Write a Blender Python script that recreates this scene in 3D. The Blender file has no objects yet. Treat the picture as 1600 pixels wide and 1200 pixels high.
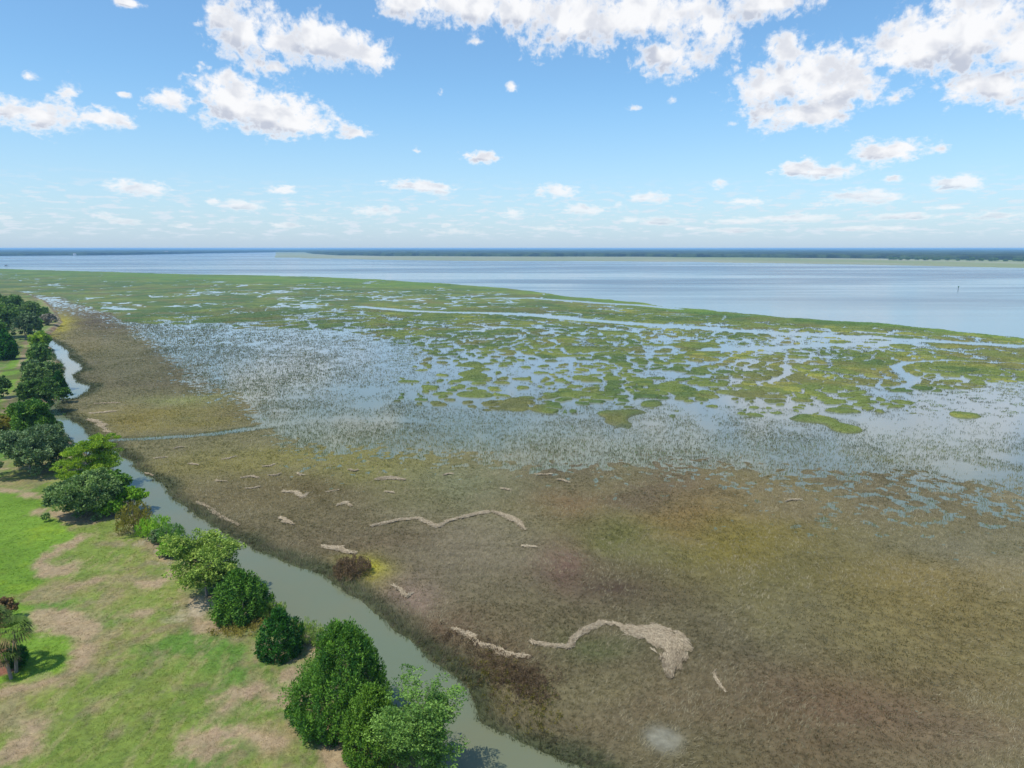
import bpy, math, random
import numpy as np
from mathutils import Vector

# ------------------------------------------------------------------ camera
CAM_H = 42.0
F = 1067.0                                   # focal length in photo pixels (1600 wide)
PITCH = math.atan2(212.0, F)
scene = bpy.context.scene
cam_d = bpy.data.cameras.new("camera")
cam_d.sensor_width = 36.0
cam_d.lens = 36.0 * F / 1600.0
cam_d.clip_start = 0.5
cam_d.clip_end = 200000.0
cam = bpy.data.objects.new("camera", cam_d)
scene.collection.objects.link(cam)
cam.location = (0, 0, CAM_H)
cam.rotation_euler = (math.pi / 2 - PITCH, 0, 0)
scene.camera = cam

# ------------------------------------------------------------------ light
SUN_EL = math.radians(65)
SUN_AZ = math.radians(-132)                  # from +Y (view direction), clockwise: sun behind the left shoulder
sun_dir = Vector((math.sin(SUN_AZ) * math.cos(SUN_EL), math.cos(SUN_AZ) * math.cos(SUN_EL), math.sin(SUN_EL)))
sd = bpy.data.lights.new("sun", 'SUN')
sd.energy = 4.0
sd.angle = math.radians(0.53)
sd.color = (1.0, 0.95, 0.87)
sun = bpy.data.objects.new("sun", sd)
scene.collection.objects.link(sun)
sun.rotation_euler = (-sun_dir).to_track_quat('-Z', 'Y').to_euler()

scene.view_settings.view_transform = 'Standard'
scene.view_settings.look = 'None'
scene.view_settings.gamma = 1.0
scene.view_settings.exposure = 0.15
scene.view_settings.use_curve_mapping = False
scene.cycles.volume_bounces = 1
scene.cycles.max_bounces = 6
scene.cycles.transparent_max_bounces = 6
scene.cycles.use_denoising = True
scene.cycles.denoiser = 'OPENIMAGEDENOISE'
scene.cycles.denoising_input_passes = 'RGB_ALBEDO_NORMAL'

# ------------------------------------------------------------------ helpers: projection
CP, SP = math.cos(PITCH), math.sin(PITCH)

def ray(px, py):
    a = (px - 800.0) / F
    b = (600.0 - py) / F
    return np.array([a, CP + b * SP, -SP + b * CP])

def at(px, py, z=0.0):
    d = ray(px, py)
    t = (z - CAM_H) / d[2]
    return (d[0] * t, d[1] * t)

def proj(x, y, z=0.0):
    zc = y * CP + (CAM_H - z) * SP
    up = y * SP - (CAM_H - z) * CP
    return 800.0 + F * x / zc, 600.0 - F * up / zc, zc

# ------------------------------------------------------------------ node helpers
def nn(nt, t, **kw):
    n = nt.nodes.new(t)
    for k, v in kw.items():
        if k.startswith('i_'):
            key = k[2:]
            key = int(key) if key.isdigit() else key
            n.inputs[key].default_value = v
        else:
            setattr(n, k, v)
    return n

def L(nt, a, b):
    nt.links.new(a, b)

def vmath(nt, op, a, b=None, c=None):
    n = nt.nodes.new('ShaderNodeVectorMath'); n.operation = op
    for i, v in enumerate((a, b, c)):
        if v is None: continue
        if isinstance(v, (tuple, list)): n.inputs[i].default_value = v
        else: nt.links.new(v, n.inputs[i])
    return n

def math_(nt, op, a, b=None, c=None, clamp=False):
    n = nt.nodes.new('ShaderNodeMath'); n.operation = op; n.use_clamp = clamp
    for i, v in enumerate((a, b, c)):
        if v is None: continue
        if isinstance(v, (int, float)): n.inputs[i].default_value = v
        else: nt.links.new(v, n.inputs[i])
    return n.outputs[0]

def maprange(nt, v, a, b, c=0.0, d=1.0, smooth=True):
    n = nt.nodes.new('ShaderNodeMapRange')
    n.interpolation_type = 'SMOOTHSTEP' if smooth else 'LINEAR'
    nt.links.new(v, n.inputs[0])
    for i, q in enumerate((a, b, c, d)):
        n.inputs[i + 1].default_value = q
    return n.outputs[0]

def mixc(nt, f, a, b, mode='MIX'):
    n = nt.nodes.new('ShaderNodeMix'); n.data_type = 'RGBA'; n.blend_type = mode
    if isinstance(f, (int, float)): n.inputs[0].default_value = f
    else: nt.links.new(f, n.inputs[0])
    for i, v in ((6, a), (7, b)):
        if isinstance(v, (tuple, list)): n.inputs[i].default_value = (*v[:3], 1)
        else: nt.links.new(v, n.inputs[i])
    return n.outputs[2]

def noise(nt, vec, scale, detail=4, rough=0.55, dist=0.0):
    n = nt.nodes.new('ShaderNodeTexNoise')
    n.inputs['Scale'].default_value = scale
    n.inputs['Detail'].default_value = detail
    n.inputs['Roughness'].default_value = rough
    n.inputs['Distortion'].default_value = dist
    if vec is not None: nt.links.new(vec, n.inputs['Vector'])
    return n

# ------------------------------------------------------------------ world: Nishita sky with cumulus
world = bpy.data.worlds.new("World")
scene.world = world
world.use_nodes = True
nt = world.node_tree
nt.nodes.clear()
wout = nn(nt, 'ShaderNodeOutputWorld')
bg = nn(nt, 'ShaderNodeBackground')
SKY_STR = 0.14
bg.inputs[1].default_value = SKY_STR
sky = nn(nt, 'ShaderNodeTexSky')
sky.sky_type = 'NISHITA'
sky.sun_disc = False
sky.sun_elevation = SUN_EL
sky.sun_rotation = SUN_AZ
sky.air_density = 1.0
sky.dust_density = 0.6
sky.ozone_density = 2.2
sky.altitude = 0
tc = nn(nt, 'ShaderNodeTexCoord')
sx = nn(nt, 'ShaderNodeSeparateXYZ'); L(nt, tc.outputs['Generated'], sx.inputs[0])
az = math_(nt, 'ARCTAN2', sx.outputs[0], sx.outputs[1])
el = math_(nt, 'ARCSINE', sx.outputs[2])
azel = nn(nt, 'ShaderNodeCombineXYZ')
K = 180 / math.pi
L(nt, math_(nt, 'MULTIPLY', az, K), azel.inputs[0])
L(nt, math_(nt, 'MULTIPLY', el, K), azel.inputs[1])
P = azel.outputs[0]
blobs = [
 # the broken cumulus at the upper left
 (350,28,30,27),(385,45,52,38),(432,62,58,38),(485,60,66,32),(540,78,48,30),(580,88,36,22),(420,104,34,14),
 (268,156,32,18),(355,150,54,32),(410,172,84,34),(462,192,56,20),(548,208,24,10),
 (70,182,66,24),(22,172,32,24),(106,142,20,28),(165,188,32,11),(45,120,18,9),
 # overhead bank
 (640,6,52,22),(720,8,70,28),(810,18,95,32),(900,30,100,38),(1000,26,110,40),(1062,84,54,28),(1105,36,50,46),(1190,4,75,24),
 # right
 (1226,82,27,30),(1212,130,56,36),(1272,128,96,46),(1330,128,48,32),(1245,178,68,24),(1400,153,23,15),
 (1440,66,66,44),(1520,48,100,58),(1610,66,80,54),(1560,132,86,28),(1630,120,60,44),(1400,92,40,18),
 # small ones
 (760,245,30,9),(748,66,17,8),(800,135,9,9),(690,145,9,6),(648,235,13,6),(990,168,14,6),(1050,157,7,7),(195,148,12,5),(305,118,8,4),
 (225,296,52,11),(328,315,16,6),(380,321,30,9),(443,297,22,7),(450,318,16,5),(640,288,38,8),(675,293,40,8),(585,330,32,8),
 (865,299,30,10),(800,334,20,8),(915,328,28,7),(1012,308,30,8),(1125,287,16,8),(1160,315,28,7),(1255,265,40,13),(1300,268,44,11),
 (1385,238,54,18),(1472,232,14,7),(1500,285,36,12),(1330,308,56,11),(1395,279,14,6),(8,340,17,6),(160,339,20,6),(190,346,26,5),
 (285,352,20,5),(445,352,22,5),(490,340,20,6),(200,5,24,6),(968,320,10,8),(860,357,30,4),(700,352,12,4),(1040,345,36,6),(1150,345,40,5),
 (1250,342,50,6),(1420,338,60,6),(1560,336,50,7),(1480,325,30,5),(985,345,14,5),(720,362,34,4),(1130,360,60,4),(1340,357,60,4),
]
field = None; field_up = None
for (bx, by, rx, ry) in blobs:
    d = ray(bx, by); d = d / np.linalg.norm(d)
    a0 = math.degrees(math.atan2(d[0], d[1])); e0 = math.degrees(math.asin(d[2]))
    d2 = ray(bx + 1, by); a1 = math.degrees(math.atan2(d2[0], d2[1]))
    d3 = ray(bx, by - 1); e1 = math.degrees(math.asin(d3[2] / np.linalg.norm(d3)))
    gr = (1.10 if bx > 620 else 1.03) if rx >= 24 and by < 200 else 1.0
    ax = abs(a1 - a0) * rx * gr; ey = abs(e1 - e0) * ry * gr
    m = vmath(nt, 'MULTIPLY_ADD', P, (1 / ax, 1 / ey, 0), (-a0 / ax, -e0 / ey, 0))
    ln = vmath(nt, 'LENGTH', m.outputs[0]).outputs['Value']
    if rx < 21: ln = math_(nt, 'MULTIPLY_ADD', ln, 0.8, 0.60 if by < 260 else 0.40)
    if rx >= 24:
        m2_ = vmath(nt, 'MULTIPLY_ADD', P, (1 / ax, 1 / ey, 0), ((-a0 + min(.5, ax * .25)) / ax * 1.0 - .0, (-e0 + ey * .75) / ey, 0))
        l2_ = vmath(nt, 'LENGTH', m2_.outputs[0]).outputs['Value']
        field_up = l2_ if field_up is None else math_(nt, 'SMOOTH_MIN', field_up, l2_, 0.18)
    field = ln if field is None else math_(nt, 'SMOOTH_MIN', field, ln, 0.18)
# more clouds outside the frame: overhead and around, seen only in reflections
P2 = vmath(nt, 'MULTIPLY', P, (0.035, 0.09, 0)).outputs[0]
gen = noise(nt, P2, 1.0, 3, 0.5).outputs[0]
outel = maprange(nt, math_(nt, 'MULTIPLY', el, K), 22, 27)
outaz = maprange(nt, math_(nt, 'ABSOLUTE', math_(nt, 'MULTIPLY', az, K)), 42, 50)
outm = math_(nt, 'MAXIMUM', outel, outaz)
genf = math_(nt, 'MULTIPLY_ADD', gen, -6.0, 4.9)          # low where cloud
genf = math_(nt, 'ADD', genf, maprange(nt, outm, 0, 1, 5, 0))
field = math_(nt, 'MINIMUM', field, genf)
# edge break-up, finer and flatter towards the horizon
elw = math_(nt, 'MULTIPLY', math_(nt, 'LOGARITHM', math_(nt, 'ADD', 1.0, math_(nt, 'DIVIDE', math_(nt, 'MAXIMUM', math_(nt, 'MULTIPLY', el, K), -2.0), 5.0)), math.e), 13.0)
PWn = nn(nt, 'ShaderNodeCombineXYZ'); L(nt, math_(nt, 'MULTIPLY', az, K), PWn.inputs[0]); L(nt, elw, PWn.inputs[1])
PW = PWn.outputs[0]
PA = vmath(nt, 'MULTIPLY', PW, (0.55, 0.85, 0)).outputs[0]
e_n = noise(nt, PA, 0.55, 9, 0.56, 0.35)
bil = noise(nt, PA, 2.1, 6, 0.56, 0.3)
tin = noise(nt, PA, 6.5, 4, 0.6)
nsum = math_(nt, 'ADD', math_(nt, 'MULTIPLY', math_(nt, 'SUBTRACT', tin.outputs[0], 0.5), 0.7), 0.0)
nsum = math_(nt, 'ADD', nsum, math_(nt, 'MULTIPLY', math_(nt, 'SUBTRACT', e_n.outputs[0], 0.5), 2.7),
             )
nsum = math_(nt, 'ADD', nsum, math_(nt, 'MULTIPLY', math_(nt, 'SUBTRACT', bil.outputs[0], 0.5), 2.3))
dens = math_(nt, 'SUBTRACT', math_(nt, 'ADD', 1.10, nsum), field)
alpha = maprange(nt, dens, -0.28, 0.70)
# greyer where the cloud is thick and on the side turned from the sun: difference of the noise towards the sun
PB = vmath(nt, 'ADD', PW, (-0.7, 1.5, 0)).outputs[0]
PB = vmath(nt, 'MULTIPLY', PB, (0.55, 0.85, 0)).outputs[0]
e_b = noise(nt, PB, 0.9, 3.0, 0.5, 0.35)
e_c = noise(nt, PA, 0.9, 3.0, 0.5, 0.35)
dif = math_(nt, 'SUBTRACT', e_b.outputs[0], e_c.outputs[0])
lit = maprange(nt, dif, -0.12, 0.20, 1.0, 0.0)
thick = maprange(nt, dens, 0.15, .85)
under = maprange(nt, math_(nt, 'ADD', math_(nt, 'SUBTRACT', field_up, field), math_(nt, 'MULTIPLY', dif, -1.6)), 0.30, -0.55, 0.0, 1.0)
grey = math_(nt, 'MULTIPLY', math_(nt, 'MAXIMUM', math_(nt, 'MULTIPLY', math_(nt, 'SUBTRACT', 1.0, lit), .55), under), thick)
ccol = mixc(nt, grey, (6.2, 6.25, 6.4), (3.6, 3.9, 4.6))
# thin veil of small far clouds just above the horizon
PH = vmath(nt, 'MULTIPLY', P, (0.30, 1.5, 0)).outputs[0]
veil = noise(nt, PH, 2.2, 8, 0.60).outputs[0]
eld = math_(nt, 'MULTIPLY', el, K)
band = math_(nt, 'MULTIPLY', maprange(nt, eld, 0.4, 1.3), maprange(nt, eld, 6.0, 2.8))
veil = math_(nt, 'MULTIPLY', maprange(nt, veil, 0.50, 0.62), band)
veil = math_(nt, 'MULTIPLY', veil, 0.6)
# far clouds are paler (airlight)
alpha = math_(nt, 'MULTIPLY', alpha, maprange(nt, eld, 0.0, 7.0, 0.45, 1.0))
skyc = vmath(nt, 'MULTIPLY', sky.outputs[0], (0.83, 1.11, 1.23)).outputs[0]
hz = maprange(nt, eld, -4.0, 13.0, 1.0, 0.0)
skyc = mixc(nt, math_(nt, 'MULTIPLY', hz, 0.80), skyc, (3.3, 4.0, 5.35))
mid_ = math_(nt, 'MULTIPLY', maprange(nt, eld, 1, 9), maprange(nt, eld, 28, 13))
skm = vmath(nt, 'SCALE', skyc); L(nt, maprange(nt, mid_, 0, 1, 1.0, .92, False), skm.inputs['Scale'])
skyc = skm.outputs[0]
c1 = mixc(nt, veil, skyc, (5.0, 5.4, 6.0))
c2 = mixc(nt, alpha, c1, ccol)
L(nt, c2, bg.inputs[0])
L(nt, bg.outputs[0], wout.inputs[0])

# ------------------------------------------------------------------ numpy noise
def hash2(ix, iy, seed):
    h = (ix.astype(np.int64) * 374761393 + iy.astype(np.int64) * 668265263 + seed * 1442695041) & 0xFFFFFFFF
    h = ((h ^ (h >> 13)) * 1274126177) & 0xFFFFFFFF
    h = (h ^ (h >> 16)) & 0xFFFFFFFF
    return (h & 0xFFFFFF).astype(np.float32) / float(0xFFFFFF)

def vnoise(x, y, seed):
    ix = np.floor(x); iy = np.floor(y)
    fx = (x - ix).astype(np.float32); fy = (y - iy).astype(np.float32)
    fx = fx * fx * (3 - 2 * fx); fy = fy * fy * (3 - 2 * fy)
    a = hash2(ix, iy, seed); b = hash2(ix + 1, iy, seed)
    c = hash2(ix, iy + 1, seed); d = hash2(ix + 1, iy + 1, seed)
    return (a + (b - a) * fx) * (1 - fy) + (c + (d - c) * fx) * fy

def fbm(x, y, size, oct=4, seed=1, gain=0.5):
    s = 0.0; amp = 1.0; tot = 0.0
    x = x / size; y = y / size
    c, sn = math.cos(0.6), math.sin(0.6)
    for o in range(oct):
        s = s + amp * vnoise(x, y, seed + o * 17)
        tot += amp; amp *= gain
        x, y = (x * c - y * sn) * 2.03 + 11.3, (x * sn + y * c) * 2.03 + 5.7
    return s / tot

def worley(x, y, size, seed):
    x = x / size; y = y / size
    ix = np.floor(x); iy = np.floor(y)
    f1 = np.full(x.shape, 9.0, np.float32); f2 = f1.copy()
    cid = np.zeros(x.shape, np.float32)
    for dx in (-1, 0, 1):
        for dy in (-1, 0, 1):
            cx = ix + dx; cy = iy + dy
            jx = cx + hash2(cx, cy, seed); jy = cy + hash2(cx, cy, seed + 5)
            d = np.hypot(x - jx, y - jy).astype(np.float32)
            new = d < f1
            f2 = np.where(new, f1, np.minimum(f2, d))
            cid = np.where(new, hash2(cx, cy, seed + 9), cid)
            f1 = np.where(new, d, f1)
    return f1, f2, cid

def sstep(a, b, x):
    t = np.clip((x - a) / (b - a), 0, 1)
    return t * t * (3 - 2 * t)

def interp(pts, px):
    p = np.array(pts, float)
    return np.interp(px, p[:, 0], p[:, 1])

def poly_sdf(x, y, pts_px, margin=60.0):
    """signed distance (m, negative inside) to a polygon given by photo points on the ground"""
    p = np.array([at(a, b) for a, b in pts_px])
    out = np.full(x.shape, margin, np.float32)
    m = (x > p[:, 0].min() - margin) & (x < p[:, 0].max() + margin) & (y > p[:, 1].min() - margin) & (y < p[:, 1].max() + margin)
    if not m.any(): return out
    X = x[m]; Y = y[m]
    d = np.full(X.shape, 1e18); inside = np.zeros(X.shape, bool)
    n = len(p)
    for i in range(n):
        ax, ay = p[i]; bx, by = p[(i + 1) % n]
        ex, ey = bx - ax, by - ay
        t = np.clip(((X - ax) * ex + (Y - ay) * ey) / (ex * ex + ey * ey + 1e-12), 0, 1)
        d = np.minimum(d, (X - ax - ex * t) ** 2 + (Y - ay - ey * t) ** 2)
        c = ((ay > Y) != (by > Y))
        if ey != 0:
            inside ^= c & (X < ex * (Y - ay) / ey + ax)
    d = np.sqrt(d)
    d[inside] *= -1
    out[m] = np.minimum(d, margin)
    return out

def line_dist(x, y, pts_px, margin=60.0):
    p = np.array([at(q[0], q[1]) for q in pts_px])
    w = np.array([q[2] if len(q) > 2 else 0 for q in pts_px], float)
    out = np.full(x.shape, margin, np.float32)
    m = (x > p[:, 0].min() - margin) & (x < p[:, 0].max() + margin) & (y > p[:, 1].min() - margin) & (y < p[:, 1].max() + margin)
    if not m.any(): return out
    X = x[m]; Y = y[m]; d = np.full(X.shape, 1e9)
    for i in range(len(p) - 1):
        ax, ay = p[i]; ex, ey = p[i + 1] - p[i]
        t = np.clip(((X - ax) * ex + (Y - ay) * ey) / (ex * ex + ey * ey + 1e-12), 0, 1)
        d = np.minimum(d, np.hypot(X - ax - ex * t, Y - ay - ey * t) - (w[i] + (w[i + 1] - w[i]) * t))
    out[m] = np.minimum(d, margin)
    return out

def S(r, g, b, k=0.80):
    """sRGB of the sunlit surface in the picture -> rough albedo"""
    v = np.array([r, g, b]) / 255.0
    return np.where(v < 0.04045, v / 12.92, ((v + 0.055) / 1.055) ** 2.4) * k

# ------------------------------------------------------------------ layout (photo points lying on the ground)
CREEK_R = [(70,527),(84,534),(103,546),(108,560),(124,568),(127,578),(113,585),(124,598),(139,602),(134,612),(118,622),(98,628),(90,638),(102,651),(130,668),(146,686),(165,700),(187,713),(220,735),(250,757),(270,776),(292,793),(322,817),(370,845),(410,866),(440,881),(470,893),(510,909),(540,930),(575,951),(600,970),(625,990),(652,1012),(690,1045),(728,1078),(742,1100),(752,1130),(800,1148),(850,1172),(900,1203),(1000,1290)]
CREEK_L = [(780,1330),(735,1260),(690,1200),(655,1145),(618,1100),(568,1055),(520,1015),(480,985),(440,958),(410,933),(378,906),(345,888),(312,868),(285,850),(258,832),(232,812),(212,795),(196,770),(182,745),(160,722),(130,704),(104,685),(84,665),(76,650),(76,634),(92,620),(104,606),(96,592),(102,576),(88,560),(80,545),(66,533)]
CREEK = CREEK_R + CREEK_L
UPLAND = [(-900,433),(-300,440),(0,452),(40,458),(72,471),(90,490),(98,504),(86,517),(66,533)] + CREEK_L[::-1][1:] + [(860,1500),(-900,1500)]
SHORE = [(-400,412),(0,419),(100,422),(200,425),(300,428),(400,429.5),(500,432),(600,437),(655,440),(700,442.5),(750,446),(800,450),(850,456),(884,462.5),(900,464),(1000,471.5),(1045,479.5),(1085,482.5),(1200,492),(1290,500),(1360,504),(1500,518),(1600,528),(2000,575)]
ISL_LOW = [(-400,446),(0,453),(100,466),(150,482),(200,502),(300,514),(450,516),(560,522),(610,540),(620,556),(600,590),(610,622),(680,640),(850,648),(1000,640),(1100,642),(1200,652),(1300,658),(1400,634),(1480,628),(1600,640),(2000,650)]
BROWN_UP = [(-400,440),(0,446),(100,455),(150,463),(185,480),(205,502),(235,522),(270,534),(330,548),(372,572),(392,610),(398,645),(450,668),(480,677),(600,672),(700,682),(800,690),(900,690),(1000,696),(1100,700),(1200,708),(1300,716),(1450,716),(1600,740),(2000,760)]
FAR_LOW = [(380,401),(430,403.3),(520,403.8),(600,406),(700,407.3),(900,408),(1080,408.6),(1130,410),(1200,411),(1350,413.5),(1450,415.5),(1600,418.5),(2200,430)]
SIDE = [(160,689,1.0),(200,687,1.1),(250,684,1.2),(300,681,1.3),(360,675,1.4),(400,669,1.6),(440,662,2.2),(500,656,3.5),(560,654,4),(640,656,3),(700,664,1)]
CHAN = [(560,479,2),(640,486,3),(700,488,3),(760,489,4),(830,492,5),(900,499,5),(980,505,5),(1060,510,5),(1150,517,5),(1250,523,4.5),(1350,527,4),(1450,533,4),(1600,541,3.5),(1800,552,3.5)]
CHAN2 = [(1060,483,1),(1000,477,3),(940,474,3),(890,470,2),(830,466,2),(760,466,1)]
CHAN3 = [(1100,548,2.5),(1180,545,2.5),(1260,541,2.5),(1330,538,2),(1420,536,1)]
LOOP = [(1600,568,.2),(1540,566,.3),(1480,563,.3),(1420,566,.6),(1398,573,.6),(1412,584,.8),(1430,592,1.2),(1425,600,1.0),(1400,606,.6),(1330,604,.3)]
LOOP2 = [(1228,570,.3),(1232,584,.5),(1205,596,.5),(1170,600,.2)]
POND = [[(1455,722),(1490,719),(1530,730),(1575,741),(1570,750),(1500,752),(1478,742)], [(1535,706),(1570,706),(1640,722),(1640,730),(1590,727),(1545,716)], [(1560,733),(1640,741),(1640,747),(1570,741)]]
OPEN = [[(1490,612),(1560,598),(1640,590),(1640,690),(1560,672),(1480,655),(1430,640)], [(1340,655),(1480,645),(1560,668),(1640,690),(1500,690),(1360,672)],
        [(560,556),(640,535),(600,528),(560,524),(640,530),(660,556),(640,580),(590,600)]]
PEND = [(168,481,.3),(184,482,1.2),(202,484,.5)]
MILKY = (1035, 1156)

# albedo blotches over the brown marsh: (px, py, rx, ry, colour, strength)
BLOT = [
 (1090,803,80,30,S(138,106,70),.5),(1160,850,110,55,S(126,112,48),.6),(960,840,120,38,S(98,100,50),.6),(900,880,55,45,S(116, 90, 76),.4),
 (912,903,26,30,S(124, 88, 80),.35),(1000,915,90,32,S(82,68,54),.7),(1250,905,130,50,S(96,92,56),.5),(1440,920,160,60,S(126,110,62),.5),(1500,1010,160,60,S(118,104,66),.4),
 (1180,1010,140,50,S(98,92,70),.35),(1330,1100,160,60,S(108,84,66),.5),(1500,1150,140,70,S(118,100,80),.4),(1270,1170,110,60,S(104,88,62),.4),
 (520,720,200,22,S(128,122,66),.6),(350,740,120,26,S(126,118,66),.5),(640,730,120,26,S(124,120,70),.5),(420,790,140,24,S(116,104,70),.4),
 (250,575,150,46,S(96,88,66),.6),(260,655,110,14,S(132,122,62),.5),(340,645,60,12,S(128,120,64),.4),(280,625,60,12,S(134,136,84),.6),(230,565,90,24,S(112,112,80),.5),(200,660,50,12,S(128,114,58),.5),
 (500,770,90,20,S(100,88,56),.5),(700,745,60,20,S(120,122,92),.5),(780,770,120,22,S(112,112,84),.45),(900,720,160,18,S(96,86,66),.5),
 (860,740,60,18,S(88,78,60),.5),(580,960,60,36,S(124,106,84),.4),(670,945,42,28,S(140,118,104),.5),(760,880,110,60,S(118,108,88),.45),(600,850,90,30,S(112,96,74),.4),
 (585,905,34,24,S(160,154,56),.95),(560,930,36,16,S(140,132,66),.5),(1010,760,140,20,S(104,88,70),.5),(880,785,60,28,S(122,96,66),.45),(820,1060,60,50,S(112,92,70),.4),
 (950,1020,60,22,S(92,96,60),.6),(1380,830,140,40,S(112,104,72),.4),(150,500,60,18,S(92,80,62),.6),(1500,700,150,24,S(156,162,96),1.2),(1330,690,90,12,S(132,136,88),.7),(60,452,90,8,S(118,100,84),.5),(200,452,70,10,S(110,110,64),.5),
 (90,508,20,16,S(156,146,52),.8),(310,560,90,20,S(94,84,62),.5),(1040,1130,110,44,S(118,100,78),.3),(780,1100,50,30,S(122,120,66),.4),(1100,1180,90,40,S(98,92,62),.4),
 (940,1100,90,30,S(118,112,76),.4),(720,1005,40,30,S(112,88,70),.5),(1240,790,120,25,S(122,108,84),.35),(1540,860,120,30,S(112,108,92),.4),(120,535,22,8,S(120,108,70),.5),
]
LAWN = [  # brighter and drier parts of the lawn
 (60,900,80,40,S(120,150,60),.4),
]
FAIR_A = [(-500,760),(-40,770),(8,774),(40,781),(68,794),(92,818),(118,846),(112,858),(84,872),(60,888),(56,902),(72,922),(58,932),(30,944),(-20,940),(-500,1000)]
FAIR_B = [(-500,960),(-20,948),(20,944),(52,962),(78,984),(98,1002),(118,1022),(120,1044),(104,1066),(60,1082),(0,1096),(-500,1200)]
GREEN_T = [(-200,640),(0,592),(20,566),(32,545),(44,534),(50,545),(44,568),(28,596),(22,616),(8,640),(0,660),(-200,740)]
TAN = [
 [(62,888,.5),(90,872,.7),(112,860,.5),(128,850,.3)], [(60,892,.7),(80,905,1.4),(100,902,1.6),(112,896,.8)],
 [(60,968,.2),(82,980,1.2),(110,985,2.2),(132,992,1.6),(140,1010,1.2),(136,1036,1.2),(130,1056,1.0),(100,1074,1.0),(50,1090,.9),(0,1102,1.1),(-60,1115,1.2)],
 [(-60,768,.8),(0,772,.9),(30,776,.6),(60,786,.3)], [(58,808,.6),(100,815,1.6),(140,822,1.8),(180,816,1.0)], [(235,860,.4),(250,875,.7),(262,890,.6)],
 [(20,1140,.8),(60,1155,1.0),(30,1190,1.0)], [(430,1028,1.0),(410,1022,.8),(455,1038,.8)], [(495,1130,.9),(510,1150,1.5),(540,1190,2.2),(600,1230,2.0)],
 [(330,945,.7),(300,950,1.2),(310,985,1.3),(360,1000,.8)], [(110,930,.9),(150,920,1.0)], [(200,915,.5),(240,925,.9),(270,910,1.0)], [(430,1110,.9),(400,1085,.6)],
 [(460,1110,.7),(455,1060,.5)], [(350,1130,.9),(370,1100,1.1)], [(200,975,.6),(225,970,.7)], [(340,1190,.8),(315,1175,.5)], [(375,1160,.8),(430,1180,1.4)],
 [(95,735,.5),(105,725,1.0),(92,722,.4)], [(-30,738,.5),(20,739,.4),(60,735,.3)], [(8,618,.6),(18,630,.8),(8,650,.8),(22,660,.5)], [(42,536,.7),(38,560,.5),(30,580,.5)],
]

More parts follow.
